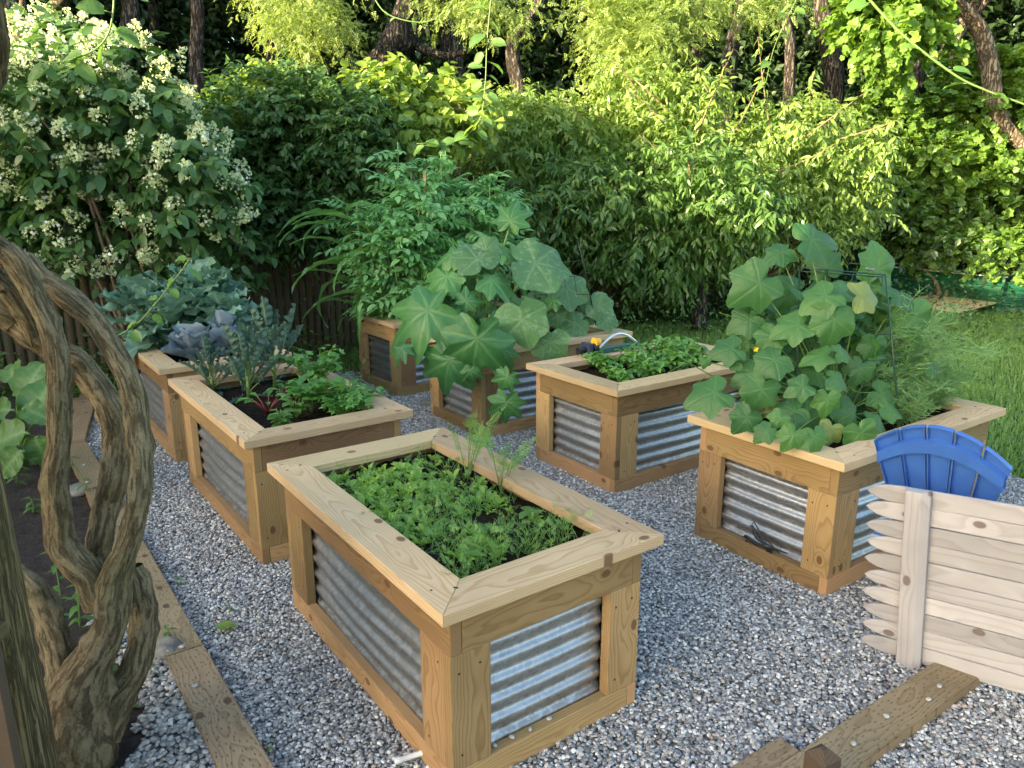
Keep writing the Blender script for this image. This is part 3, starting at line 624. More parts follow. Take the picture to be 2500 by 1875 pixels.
for i in range(2, 7):
    c = bed1.copy(); COL.objects.link(c)
    for ch in bed1.children:
        d = ch.copy(); COL.objects.link(d); d.parent = c
    place_bed(c, i)
bpy.context.view_layer.update()
def bedpt(i, x, y, z=PH-.07):                       # x along right direction 0..1, y along left direction 0..1 of the rim rectangle
    c, ang, left, l, wd = planters[i]; r = np.array([math.cos(ang), math.sin(ang)]); q = np.array([-math.sin(ang), math.cos(ang)])
    a, b = (wd, l) if left else (l, wd); p = np.array(c)+r*a*x+q*b*y; return np.array([p[0], p[1], z])

# ------------------------------------------------------------------ edging timbers
def timber(name, p0, p1, wd, tk, z0, label, mat='timber', left=True):
    p0 = np.array(p0, float)[:2]; p1 = np.array(p1, float)[:2]; d = nrm(p1-p0); L = np.linalg.norm(p1-p0); n = np.array([-d[1], d[0]])
    c = (p0+p1)/2; bm = bmesh.new(); bmesh.ops.create_cube(bm, size=1)
    for v in bm.verts: v.co = Vector((v.co.x*L, v.co.y*wd, v.co.z*tk))
    bmesh.ops.bevel(bm, geom=bm.edges[:], offset=.004, segments=2, affect='EDGES'); mb = MB(); mb.bm(bm); o = mb.build(name, M[mat], None, False)
    o.location = (*c, z0+tk/2); o.rotation_euler = (0, 0, math.atan2(d[1], d[0])); return tag(o, label, 'timber', 'ground edging timbers')
def mid(a, b): return (a+b)/2
ZT = .045
def gm(u1, u2, v, k=K): return mid(gz(u1*k, v[0]*k, ZT), gz(u2*k, v[1]*k, ZT))
s1 = gm(368, 430, (1420, 1390)); e1 = gm(475, 592, (1659, 1659)); e1 = s1+(e1-s1)*1.35
timber('edging_timber', s1, e1, .135, .10, ZT-.10, 'incised edging timber at the bottom left, running out of the frame beside the gravel')
s2 = mid(gz(0+245, 1165, ZT), gz(300*K, 1190*K, ZT)+np.array([-.07, 0, 0])); s2 = gz(330, 1320, ZT)
d2 = nrm((gz(205, 1120, ZT)+np.array([.0, 0, 0])) - s1); 
timber('edging_timber', s1 + d2*.004, gz(185, 1082, ZT), .135, .10, ZT-.103, 'edging timber behind the gnarled vine trunks, pebbles lying on its top')
timber('edging_timber', gz(180, 1075, ZT), gz(232, 955, ZT)+np.array([-.25, .45, 0]), .135, .10, ZT-.10, 'farthest edging timber on the left, beside the bed with broccoli')
timber('edging_timber', gz(120, 985, .03), gz(262, 975, .03), .10, .08, -.03, 'short cross timber at the far left end of the gravel')
a0 = gm(1605, 1880, (1655, 1659)); 
rA = mid(gz(1650/2.458+1600, 1060/2.458+1200, ZT), gz(1910/2.458+1600, 1115/2.458+1200, ZT)); rB = mid(gz(930/2.458+1600, 1530/2.458+1200, ZT), gz(1385/2.458+1600, 1500/2.458+1200, ZT))
dr = nrm(rB-rA); timber('edging_timber', rA-dr*.9, rB+dr*.55, .14, .09, ZT-.09, 'incised edging timber at the bottom right, running under the leaning picket panel')
q0 = gz(850/2.458+1600, 1500/2.458+1200, ZT); nn = np.array([-dr[1], dr[0], 0])
timber('edging_timber', q0+dr*.02, q0+dr*.62, .10, .088, ZT-.092, 'short edging timber butted against the long one at the bottom right')
st = thing('timber_stake', gz(1990/2.458/1+1190-0, 1850, .05)*0+gz(2005, 1880, .12), 'dark brown square stake top at the bottom edge in front of the edging timber', 'stake')
mb = MB(); mb.box((0, 0, -.05), (.035, .035, .10), rotz(.5), bev=.004); mb.build('stake_shaft', M['plank'], st, False); 
mb = MB(); bm = bmesh.new(); bmesh.ops.create_cone(bm, cap_ends=True, segments=4, radius1=.0495, radius2=.012, depth=.022); mb.bm(bm, (0, 0, .061), rotz(.5+math.pi/4)); mb.build('pointed_top', M['plank'], st, False)

# pebbles stranded on the timbers and on the front bed
def pebble_mb(mb, p, s, seed=0):
    bm = bmesh.new(); bmesh.ops.create_icosphere(bm, subdivisions=2, radius=1); r_ = random.Random(seed); a, b, c = s, s*r_.uniform(.6, .9), s*r_.uniform(.4, .65)
    for v in bm.verts: v.co = Vector((v.co.x*a*(1+.1*math.sin(3*v.co.y+seed)), v.co.y*b, v.co.z*c))
    mb.bm(bm, p, rotz(r_.random()*6))
M['peb1'] = plain('loose pebble', (.36, .36, .34), .6, 0, .3)
for n_, (u, v, z) in enumerate([(1105*.4069+800, 1470*.4069+1200, .1), (1215*.4069+800, 1425*.4069+1200, .1), (1328*.4069+800, 1360*.4069+1200, .1), (1000*.4069+800, 1520*.4069+1200, .1)]):
    mb = MB(); p = gz(u, v, .095); pebble_mb(mb, (0, 0, 0), .010, n_); o = mb.build('pebble', M['peb1']); o.location = p
    tag(o, ['third', 'second', 'first', 'fourth'][n_]+' small pebble from the right on the bottom rail of the front raised bed', 'pebble', 'pebbles lying on the front bed rail')
for n_, (u, v) in enumerate([(1705/2.458+1600, 1165/2.458+1200), (1640/2.458+1600, 1245/2.458+1200), (1385/2.458+1600, 1345/2.458+1200), (1190/2.458+1600, 1510/2.458+1200)]):
    mb = MB(); p = gz(u, v, ZT+.006); pebble_mb(mb, (0, 0, 0), .012, n_+9); o = mb.build('pebble', M['peb1']); o.location = p
    tag(o, ['farthest', 'second farthest', 'second nearest', 'nearest'][n_]+' loose pebble lying on the right edging timber', 'pebble', 'pebbles lying on the right edging timber')
for n_, (u, v) in enumerate([(1090*.4069, 930*.4069+1200), (1010*.4069, 948*.4069+1200), (1175*.4069, 1162*.4069+1200), (212, 1158+19), (205, 1135)]):
    mb = MB(); p = gz(u, v, ZT+.006); pebble_mb(mb, (0, 0, 0), .012, n_+19); o = mb.build('pebble', M['peb1']); o.location = p
    tag(o, ['pebble beside the seam of the left edging timbers', 'pebble at the left end of the seam of the left edging timbers', 'lone pebble on the nearest left edging timber', 'near pale pebble on the timber behind the vine', 'far pale pebble on the timber behind the vine'][n_], 'pebble', 'pebbles lying on the left edging timbers')

# ------------------------------------------------------------------ leaning picket fence panel
P0 = np.array([1.51, 2.445, 0.]); pd = nrm(np.array([.76, -.65, 0.])); pn = np.array([-pd[1], pd[0], 0.]); pn = pn if pn[1] > 0 else -pn    # pn points away from the camera
pt = thing('picket_panel', P0, 'pale cedar picket fence panel standing on its side with pointed ends to the left', 'fence panel')
al = math.radians(4.0); lean = np.array([0, 0, math.cos(al)]) - pd*math.sin(al); pd3 = pd*math.cos(al)+np.array([0, 0, math.sin(al)])
for i in range(10):
    hgt = .0650; z = .028 + .0672*i + hgt/2 - .01; wv = rng.normal(0, .0015)
    bm = bmesh.new(); L0, L1 = -.215 + rng.normal(0, .004), 1.35; top = []
    prof = [(L1, -hgt/2), (L0+.11, -hgt/2), (L0+.07, -hgt*.47), (L0+.038, -hgt*.37), (L0+.014, -hgt*.21), (L0, 0), (L0+.014, hgt*.21), (L0+.038, hgt*.37), (L0+.07, hgt*.47), (L0+.11, hgt/2), (L1, hgt/2)]
    f = bm.faces.new([bm.verts.new((x-.5, zz, 0)) for x, zz in prof]); ex = bmesh.ops.extrude_face_region(bm, geom=[f]); bmesh.ops.translate(bm, vec=(0, 0, .016), verts=[g for g in ex['geom'] if isinstance(g, bmesh.types.BMVert)])
    bmesh.ops.recalc_face_normals(bm, faces=bm.faces[:]); bmesh.ops.bevel(bm, geom=[e for e in bm.edges if abs(e.verts[0].co.z-e.verts[1].co.z) < .001], offset=.003, segments=1, affect='EDGES')
    mb = MB(); mb.bm(bm); o = mb.build('picket', M['picket'], None, False)
    mt = Matrix((Vector(pd3), Vector(lean), Vector(np.cross(pd3, lean)))).transposed().to_4x4(); c = pd3*.5 + lean*z + pn*.018; mt = mt @ Matrix.Rotation(wv, 4, 'Z'); mt.translation = Vector(c); o.matrix_world = mt; o.parent = pt
bm = bmesh.new(); hw, ht, hh = .040, .021, .345
f = bm.faces.new([bm.verts.new((x, y, -hh)) for x, y in ((-hw, 0), (-hw, -2*ht+.004), (hw-.026, -2*ht), (hw, -.024), (hw, 0))]); ex = bmesh.ops.extrude_face_region(bm, geom=[f]); bmesh.ops.translate(bm, vec=(0, 0, 2*hh), verts=[g for g in ex['geom'] if isinstance(g, bmesh.types.BMVert)])
bmesh.ops.recalc_face_normals(bm, faces=bm.faces[:]); bmesh.ops.bevel(bm, geom=bm.edges[:], offset=.002, segments=1, affect='EDGES')
# grain along the rail: rebuild with x as long axis
for v in bm.verts: v.co = Vector((v.co.z, v.co.x, v.co.y))
mb = MB(); mb.bm(bm); o = mb.build('cross_rail', M['picket'], None, False); xa = Vector(lean); ya = Vector(pd3); za = Vector(np.cross(lean, pd3))
mt = Matrix((xa, ya, za)).transposed().to_4x4(); mt.translation = Vector(-pd3*.040 + lean*.345 + pn*(.0)); o.matrix_world = mt; o.parent = pt

# ------------------------------------------------------------------ blue garden chair (seen from behind)
ch = thing('garden_chair', (1.69, 2.80, 0), 'blue plastic slatted garden chair seen from behind, fan shaped back above the picket panel', 'chair')
cf = nrm(np.array([.70, .71, 0])); cr_ = np.array([cf[1], -cf[0], 0.]); cu = nrm(np.array([0, 0, 1.]) - cf*.30)   # facing, right, back-up direction
org = np.array([.02, .0, .30]); bh = .585
Rb = np.stack([cr_, nrm(np.cross(cu, cr_)), cu], -1)
def arc_top(x): return bh*1.0 - 2.3*x*x
rad0 = 1.05                                             # slats fan from a point far below
for i in range(5):
    t0, t1 = -.5+i*.2+.012, -.5+(i+1)*.2-.012; a0_, a1_ = t0*.46, t1*.46; nA = 6; bm = bmesh.new(); top = []; bot = []
    for k in range(nA+1):
        a = a0_+(a1_-a0_)*k/nA; xt = (rad0)*math.sin(a); zt_ = arc_top(xt*.95); xb = xt*.5; zb = 0.0
        top.append((xt*1.0, zt_)); bot.append((xb, zb))
    ring = bot + top[::-1]; f = bm.faces.new([bm.verts.new((x, 0, z)) for x, z in ring]); ex = bmesh.ops.extrude_face_region(bm, geom=[f]); bmesh.ops.translate(bm, vec=(0, .006, 0), verts=[g for g in ex['geom'] if isinstance(g, bmesh.types.BMVert)]); bmesh.ops.recalc_face_normals(bm, faces=bm.faces[:])
    mb = MB(); mb.bm(bm, org, Rb)
    # flanges round each slat on the rear side
    yb = -.022
    def strip(p, q, h=.018, tk=.003):
        p = np.array([p[0], 0, p[1]]); q = np.array([q[0], 0, q[1]]); d = nrm(q-p); nrmv = np.array([-d[2], 0, d[0]])*tk/2; o_ = np.array([0, yb if h > 0 else 0, 0])
        V = [p-nrmv, q-nrmv, q+nrmv, p+nrmv]; V = [v+np.array([0, -h, 0]) for v in V]+[v+np.array([0, .002, 0]) for v in V]; V = np.array(V) @ Rb.T + org
        mb.add(V, [0, 1, 2, 3, 7, 6, 5, 4, 0, 4, 5, 1, 1, 5, 6, 2, 2, 6, 7, 3, 3, 7, 4, 0], [4]*6)
    for k in range(nA): strip(top[k], top[k+1])
    strip(bot[0], top[0], .020); strip(bot[-1], top[-1], .020)
    mb.build('back_slat', M['blue'], ch, False)
def band(zf, hh, dep=.030):
    bm = bmesh.new(); mbb = MB(); n = 20; V = []
    for k in range(n+1):
        a = (-.5+k/n)*.46*.985; sx = rad0*math.sin(a); z = arc_top(sx*.95)*zf; x = sx*(.5+.5*zf)
        for y, dz in ((-dep, -hh/2), (-dep, hh/2), (-.001, hh/2+.004), (-.001, -hh/2-.004)): V.append((x, y, z+dz))
    L = []
    for k in range(n):
        for j in range(4): L += [k*4+j, (k+1)*4+j, (k+1)*4+(j+1) % 4, k*4+(j+1) % 4]
    mbb.add(np.array(V)@Rb.T+org, L, [4]*(4*n)); return mbb
band(.86, .052).build('back_brace', M['blue'], ch, False); band(.30, .05).build('back_brace', M['blue'], ch, False)
for i in range(6):
    mb = MB(); c = org + cf*(.03+.075*i) + np.array([0, 0, .0+.012*i]); mb.box(c, (.24, .032, .008), np.stack([cr_, cf, [0, 0, 1.]], -1), bev=.003); mb.build('seat_slat', M['blue'], ch, False)
for s in (-1, 1):
    mb = MB(); mb.box(org + cr_*s*.27 + cf*.38 + np.array([0, 0, .20]), (.035, .16, .010), np.stack([cr_, cf, [0, 0, 1.]], -1), bev=.004); mb.build('armrest', M['blue'], ch, False)
    mb = MB(); mb.box(org + cr_*s*.27 + cf*.46 + np.array([0, 0, -.045]), (.016, .04, .255), np.stack([cr_, cf, [0, 0, 1.]], -1), bev=.004); mb.build('leg', M['blue'], ch, False)
    mb = MB(); mb.tube([org+cr_*s*.20+cf*.46+np.array([0, 0, .05]), org+cr_*(s*.11+.07)+cf*.0-np.array([0, 0, .02]), org+cr_*(s*.11+.07)+cf*.06-np.array([0, 0, .29])], .022, 6); mb.build('leg', M['blue'], ch, False)

# ------------------------------------------------------------------ log post with plank, lower left corner
lp = thing('log_post', (-1.313, 1.70, -.1), 'mossy weathered log post cut off by the left edge of the picture', 'post')
zz = np.linspace(0, 2.6, 22); P = np.stack([.006*np.sin(zz*3), .005*np.cos(zz*4), zz], -1); mb = MB(); mb.tube(P, .088-.006*zz, 20, jit=.05); o = mb.build('log', M['logbark'], lp)
fp = thing('plank_brace', (-1.215, 1.555, 0), 'brown plank with a mossy crossbar nailed in front of the log post', 'brace')
mb = MB(); mb.box((-.02, 0, .45), (.012, .045, .62), rotz(1.35), bev=.003); mb.build('plank', M['plank'], fp, False)
mb = MB(); mb.box((-.16, -.0, .715), (.19, .02, .018), rotz(.06), bev=.003); mb.build('crossbar', M['mossy'], fp, False)

# ------------------------------------------------------------------ gnarled vine trunks
def spline(P, n):
    P = np.asarray(P, float); k = len(P); t = np.linspace(0, k-1, n); out = []
    for a in t:
        i = min(int(a), k-2); f = a-i; p0 = P[max(i-1, 0)]; p1 = P[i]; p2 = P[i+1]; p3 = P[min(i+2, k-1)]
        out.append(.5*((2*p1)+(-p0+p2)*f+(2*p0-5*p1+4*p2-p3)*f*f+(-p0+3*p1-3*p2+p3)*f**3))
    return np.array(out)
def knobbly(mb, pts, n=110, sides=40, seed=0, rough=.10):
    """pts: (u,v,y,r_px)"""
    r_ = np.random.default_rng(seed); Q = np.array([[*at(u, v, y), r*y/FPX*1.06] for u, v, y, r in pts]); S = spline(Q, n)
    P = S[:, :3]; R = S[:, 3]; T = nrm(np.gradient(P, axis=0)); nv = np.array([1., 0, 0]); a = np.linspace(0, 2*math.pi, sides, endpoint=False); rings = []
    kn = [(r_.random()*n, r_.random()*6.28, r_.uniform(.12, .34), r_.uniform(1.5, 4)) for _ in range(16)]
    ph = r_.random(6)*6.28
    for i in range(n):
        nv = nv-T[i]*np.dot(nv, T[i]); nv /= np.linalg.norm(nv); bv = np.cross(T[i], nv)
        lump = 1 + rough*(np.sin(a*2+i*.11+ph[0])*.6+np.sin(a*3-i*.17+ph[1])*.5+np.sin(a*5+i*.3+ph[2])*.3) + .03*np.sin(i*.45+ph[3]+a*0)
        lump = lump + .020*np.sin(a*9+i*.06+ph[4]+.8*np.sin(i*.09)) + .012*np.sin(a*17-i*.05+ph[5]) + .02*np.sin(i*.8+a*4)*np.sin(a*7+i*.3) + r_.normal(0, .012, sides)
        for ki, ka, kh, ks in kn:
            da = (a-ka+math.pi) % 6.283-math.pi; lump = lump + kh*math.exp(-((i-ki)/ks)**2)*np.exp(-(da/.4)**2)
        rings.append(P[i] + (np.cos(a)*R[i]*lump)[:, None]*nv + (np.sin(a)*R[i]*lump)[:, None]*bv)
    V = np.concatenate(rings); L = []
    for i in range(n-1):
        for j in range(sides): k = (j+1) % sides; L += [i*sides+j, i*sides+k, (i+1)*sides+k, (i+1)*sides+j]
    mb.add(V, L, [4]*((n-1)*sides))
    ln = np.concatenate([[0], np.cumsum(np.linalg.norm(np.diff(P, axis=0), axis=1))])
    return np.stack([np.tile(np.cos(a)*.05, n), np.tile(np.sin(a)*.05, n), np.repeat(ln+seed*3., sides)], 1)
vt = thing('gnarled_vine', (-1.30, 2.0, 0), 'thick twisting old vine with flaking bark arching over the left foreground', 'vine')
T1 = [(-60, 560, 1.95, 30), (0, 610, 2.0, 28), (33, 633, 2.0, 27), (66, 683, 2.0, 25), (99, 749, 2.0, 24), (123, 799, 2.0, 25), (139, 865, 2.0, 27), (146, 915, 2.0, 27), (145, 964, 2.0, 26), (146, 1031, 2.0, 27), (144, 1081, 2.0, 27), (133, 1163, 2.0, 31), (141, 1244, 2.0, 31), (150, 1326, 2.0, 35), (184, 1371, 2.0, 37), (222, 1412, 2.0, 38), (243, 1480, 2.0, 38)]
T2 = [(-70, 740, 2.1, 34), (0, 760, 2.1, 33), (43, 785, 2.12, 34), (83, 820, 2.12, 33), (135, 855, 2.15, 30), (186, 885, 2.17, 31), (232, 940, 2.17, 32), (272, 1005, 2.15, 32), (286, 1080, 2.15, 31), (280, 1163, 2.12, 33), (262, 1230, 2.12, 32), (248, 1298, 2.1, 32), (238, 1353, 2.1, 31), (244, 1403, 2.08, 30), (256, 1450, 2.05, 32)]
T3 = [(60, 640, 2.2, 26), (106, 692, 2.15, 27), (143, 710, 2.12, 27), (186, 742, 2.1, 28), (232, 785, 2.1, 26), (262, 832, 2.08, 26), (292, 885, 2.07, 25), (316, 935, 2.05, 26), (331, 997, 2.05, 27), (339, 1080, 2.03, 28), (345, 1136, 2.02, 28), (338, 1217, 2.0, 28), (325, 1285, 2.0, 27), (307, 1345, 2.0, 29), (286, 1400, 2.0, 36), (277, 1460, 1.99, 42), (272, 1520, 1.98, 42), (246, 1580, 1.97, 46), (212, 1640, 1.96, 62), (190, 1720, 1.95, 78), (180, 1810, 1.95, 98), (175, 1900, 1.95, 120)]
T4 = [(322, 1385, 2.12, 22), (340, 1430, 2.12, 33), (350, 1500, 2.12, 33), (346, 1572, 2.1, 33), (326, 1640, 2.08, 38), (285, 1700, 2.05, 48), (240, 1790, 2.0, 60)]
T5 = [(35, 1400, 2.1, 26), (76, 1435, 2.08, 34), (110, 1490, 2.06, 34), (128, 1545, 2.04, 34), (143, 1600, 2.02, 36), (158, 1660, 2.0, 44), (165, 1740, 1.98, 55)]
T6 = [(-20, 665, 2.02, 24), (20, 705, 2.05, 25), (62, 770, 2.08, 22), (84, 830, 2.1, 14), (80, 850, 2.12, 5)]
T0 = [(-40, -60, 1.6, 26), (-14, 60, 1.65, 24), (-6, 130, 1.7, 20), (-12, 200, 1.75, 16), (-60, 300, 1.8, 12)]
T7 = [(250, 1480, 2.02, 44), (262, 1540, 2.02, 30), (285, 1640, 2.03, 22)]
for i, T in enumerate((T1, T2, T3, T4, T5, T6, T0)):
    mb = MB(); st_ = knobbly(mb, T, 190 if len(T) > 12 else 90, 52, i+3, .07 if i != 2 else .06); o = put(mb, 'trunk', M['vinebark'], vt); at_ = o.data.attributes.new('strand', 'FLOAT_VECTOR', 'POINT'); at_.data.foreach_set('vector', st_.astype(np.float32).ravel())
rk = [(985*.4069, 985*.4069+1200, .035, .07, 'grey stone wedged between the vine and the edging timber'), (480*.4069, 1160*.4069+600-5+130, .02, .10, 'flat pale stone at the foot of the vine beside the pebbles'), (350*.4069, 1590*.4069+1200, .03, .10, 'lichen covered stone beside the log post'), (1045, 990, .025, .07, 'flat brown stone on the gravel beside the squash bed')]
for n_, (u, v, z, s, lb) in enumerate(rk):
    p = gz(u, v, 0); bm = bmesh.new(); bmesh.ops.create_icosphere(bm, subdivisions=4, radius=1); r_ = random.Random(n_)
    for vx in bm.verts: c = vx.co; k_ = 1+.13*math.sin(4*c.x+n_)+.1*math.sin(7*c.y+2*n_)+.04*math.sin(15*c.z+9*c.x); vx.co = Vector((c.x*s*1.1*k_, c.y*s*.8*k_, c.z*z*1.5*k_))
    mb = MB(); mb.bm(bm); o = mb.build('stone', M['rock']); o.location = p+np.array([0, 0, z*.4]); tag(o, lb, 'stone')

# ------------------------------------------------------------------ stockade fence
def stockade(A, B, label, h=1.75, pw=.075, gap=.006, light=False):
    A = np.array(A, float); B = np.array(B, float); L = np.linalg.norm(B-A); d = (B-A)/L; ang = math.atan2(d[1], d[0]); n = int(L/(pw+gap))
    th = thing('stockade_fence', (*A, 0), label, 'fence', rz=ang); mb = MB()
    for i in range(n):
        x = (i+.5)*(pw+gap); hh = h+rng.normal(0, .012); a = np.linspace(0, math.pi, 5); V = []
        for z, s in ((0, 1), (hh-.09, 1), (hh-.035, .6), (hh, .06)):
            for t in a: V.append((x+math.cos(t)*pw/2*s, -math.sin(t)*.022*s, z))
        L_ = []
        for k in range(3):
            for j in range(4): L_ += [k*5+j, (k+1)*5+j, (k+1)*5+j+1, k*5+j+1]
            L_ += [k*5+4, (k+1)*5+4, (k+1)*5, k*5]
        mb.add(V, L_, [4]*15)
    mb.build('pickets', M['fencewood'], th)
    for z in (.35, 1.0, 1.5):
        mb = MB(); mb.box((L/2, .026, z), (L/2, .022, .04)); mb.build('cross_rail', M['fencewood'], th, False)
    return th
FA = np.array([-3.8, 7.0]); fd = np.array([.813, .582])
stockade(FA-fd*6, FA+fd*7.6, 'dark old stockade fence behind the beds, shaded by the shrubs')
stockade(FA+fd*7.65, FA+fd*17, 'right run of the stockade fence, glimpsed under the leafy trees')

# ------------------------------------------------------------------ green sheet metal edging and stacked sheets
def sheet(p0, p1, z1, label, lean=0.):
    p0 = np.array(p0, float); p1 = np.array(p1, float); L = np.linalg.norm((p1-p0)[:2]); d = (p1-p0)[:2]/L; nz = 40; V = []; ang = math.atan2(d[1], d[0])
    th = thing('metal_edging', (p0[0], p0[1], 0), label, 'edging', 'green metal edging sheets', rz=ang)
    for j in range(nz+1):
        z = z1*j/nz; f = (j/nz*4) % 1; dd = .018*(1 if f < .22 else 0) + .004*math.sin(j*.8)
        for i in range(9): V.append((L*i/8, -dd+lean*z, z))
    Lo = []
    for j in range(nz):
        for i in range(8): a = j*9+i; Lo += [a, a+1, a+10, a+9]
    mb = MB(); mb.add(V, Lo, [4]*(8*nz)); mb.build('sheet', M['greenmetal'], th, False)
    mb = MB(); mb.box((L/2, .02+lean*z1, z1+.004), (L/2, .045, .006)); mb.build('cap', M['white'] if 'tall' in label else M['greenmetal'], th, False); return th
g0 = gz(2160*K, 676*K); g1 = gz(1950*K, 640*K); 
sheet(g1+np.array([-1.5, 1.6, 0]), g0, .50, 'tall green sheet metal edging with a pale top along the lawn')
sheet(g0+np.array([.05, .08, 0]), g0+np.array([3.0, -.6, 0]), .42, 'lower green sheet metal edging at the right edge of the lawn')
ws = thing('sheet_stack', (6.4, 11.0, 0), 'low stack of yellowish grooved wood sheets lying on the lawn before the green edging', 'stack')
for k in range(4):
    z0 = .03+.032*k; c = [gz(1930*K, 662*K, z0), gz(2052*K, 678*K, z0), gz(2140*K, 656*K, z0), gz(2010*K, 632*K, z0)]; sh = np.array([.05*k, .02*k, 0])
    bm = bmesh.new(); vs = [bm.verts.new(tuple(p-np.array(ws.location)-sh*(-1))) for p in c]; f = bm.faces.new(vs); ex = bmesh.ops.extrude_face_region(bm, geom=[f]); bmesh.ops.translate(bm, vec=(0, 0, .022), verts=[g for g in ex['geom'] if isinstance(g, bmesh.types.BMVert)]); bmesh.ops.recalc_face_normals(bm, faces=bm.faces[:])
    mb = MB(); mb.bm(bm); mb.build('wood_sheet', M['boards'], ws, False)

# ------------------------------------------------------------------ sprinkler on the strawberry bed rim
sp0 = at(1620, 836, 5.0); sb = bedpt(5, .30, .92, PH); sp = thing('oscillating_sprinkler', sb, 'oscillating lawn sprinkler with yellow dial and white spray tube on the strawberry bed rim', 'sprinkler')
X3 = np.array([RD[0], RD[1], 0]); Y3 = np.array([LD[0], LD[1], 0]); Rs = np.stack([X3, Y3, [0, 0, 1.]], -1)
mb = MB(); mb.box(X3*.03+np.array([0, 0, .045]), (.016, .045, .045), Rs, bev=.004); mb.build('end_bracket', M['navy'], sp, False)
mb = MB(); mb.tube([X3*-.05+np.array([0, 0, .045]), X3*.12+np.array([0, 0, .05])], .022, 10); mb.tube([X3*-.055+np.array([0, 0, .03]), X3*-.02+np.array([0, 0, .04])], .016, 8); mb.tube([X3*.07+np.array([0, 0, .05]), X3*.09+np.array([0, 0, .05])], .032, 12); mb.build('motor', M['black'], sp, False)
mb = MB(); mb.tube([X3*.095+np.array([0, 0, .085]), X3*.135+np.array([0, 0, .085])], .026, 12); mb.tube([X3*.09+np.array([0, 0, .085]), X3*.096+np.array([0, 0, .085])], .033, 14); dl = mb.build('dial', M['yellow'], sp, False); dl.parent = [o for o in sp.children if o.name.startswith('motor')][0]
mb = MB(); t = np.linspace(0, 1, 16)[:, None]; mb.tube(X3*(.13+.36*t)+np.array([0, 0, 1.])*(.035+.085*np.sin(t*math.pi)), .010, 8); mb.build('spray_tube', M['alu'], sp)
mb = MB(); mb.box(X3*.26+np.array([0, 0, .016]), (.24, .012, .012), Rs, bev=.003); mb.tube([X3*.13+np.array([0, 0, .035]), X3*.5+np.array([0, 0, .035])], .012, 8); mb.build('base_frame', M['teal'], sp, False)

# ------------------------------------------------------------------ small things
pv = thing('pipe_piece', gz(880*K, 1635*K, .02), 'short white plastic pipe lying on the gravel by the front bed', 'pipe')
a_, b_ = gz(400/2.458+800, 1620/2.458+1200, .02), gz(578/2.458+800, 1565/2.458+1200, .03); o_ = np.array(pv.location); d_ = nrm(b_-a_)
mb = MB(); mb.tube([a_-o_, a_-o_+d_*.02, a_-o_+d_*.021, b_-o_], [.0105, .0105, .009, .009], 14, cap=False); mb.tube([b_-o_, a_-o_], [.0065, .0065], 12, cap=False); mb.build('tube', M['white'], pv)
mb = MB(); mb.inst(T_grid(lambda t: .75*math.sin(math.pi*min(1, .08+t*.92)), 6, 6, .3, 0, cup=.1), [(0, 0, 0)], frames([[.9, .3, .1]], [[0, 0, 1.]]), .085); o = mb.build('fallen_leaf', M['vineleaf']); o.location = gz(525, 1532, .03); tag(o, 'single pale green fallen leaf on the gravel left of the front bed', 'leaf')
mb = MB(); mb.inst(T_grid(lambda t: .6*math.sin(math.pi*min(1, .08+t*.92)), 6, 6, 1.2, .05, cup=.3), [(0, 0, 0)], frames([[-.3, .9, .1]], [[.2, 0, 1.]]), .05); o = mb.build('fallen_leaf', M['vineleaf']); o.location = gz(659, 1831, .03); tag(o, 'small curled yellowish leaf on the gravel beside the nearest left timber', 'leaf')
# metal bird silhouette on the panel of the cucumber bed (short face)
c, ang, left, l, wd = planters[6]; q = np.array([-math.sin(ang), math.cos(ang), 0]); nf = np.array([-math.cos(ang), -math.sin(ang), 0])
def facept(u, v, off=.012):                           # point on the short (left) face plane of bed 7
    p0 = np.array([c[0], c[1], 0])-nf*(OV)+nf*off*1.; d = ray(u, v); t = np.dot(p0-np.array([0, 0, CAMH]), nf)/np.dot(d, nf); return np.array([0, 0, CAMH])+d*t
def bp(x, y): return facept(1780+x*220/2212, 1250+y*130/1307, -.008)
bd = thing('bird_ornament', bp(900, 800), 'black cut metal bird perched on a twig, fixed to the corrugated panel', 'ornament'); bo = np.array(bd.location)
mb = MB(); mb.tube(np.array([bp(*p)-bo for p in ((380, 590), (480, 650), (640, 760), (800, 830), (900, 880), (1100, 905), (1250, 950), (1430, 1015))]), [.008, .009, .009, .007, .006, .006, .005, .003], 7); mb.tube(np.array([bp(*p)-bo for p in ((470, 655), (430, 700), (385, 750))]), [.004, .003, .003], 5); mb.build('branch', M['black'], bd)
mb = MB(); outl = [(600, 240), (640, 290), (720, 430), (860, 580), (1000, 760), (1130, 905), (1240, 1030), (1180, 960), (1080, 890), (960, 760)]
mb.tube(np.array([bp(*p)-bo for p in ((560, 300), (615, 245), (640, 290), (720, 430), (860, 580), (1000, 760), (1130, 905), (1240, 1035))]), [.002, .002, .003, .0035, .0035, .0035, .003, .001], 6)
mb.tube(np.array([bp(*p)-bo for p in ((530, 340), (570, 345), (600, 400), (625, 500), (680, 600), (760, 690), (850, 760), (960, 810), (1110, 900))]), [.004, .006, .006, .009, .011, .010, .008, .004, .003], 6)
mb.tube(np.array([bp(*p)-bo for p in ((880, 640), (940, 700), (1010, 790))]), .0015, 4); mb.tube(np.array([bp(*p)-bo for p in ((860, 760), (830, 800), (800, 820))]), .002, 4); mb.build('bird', M['black'], bd)
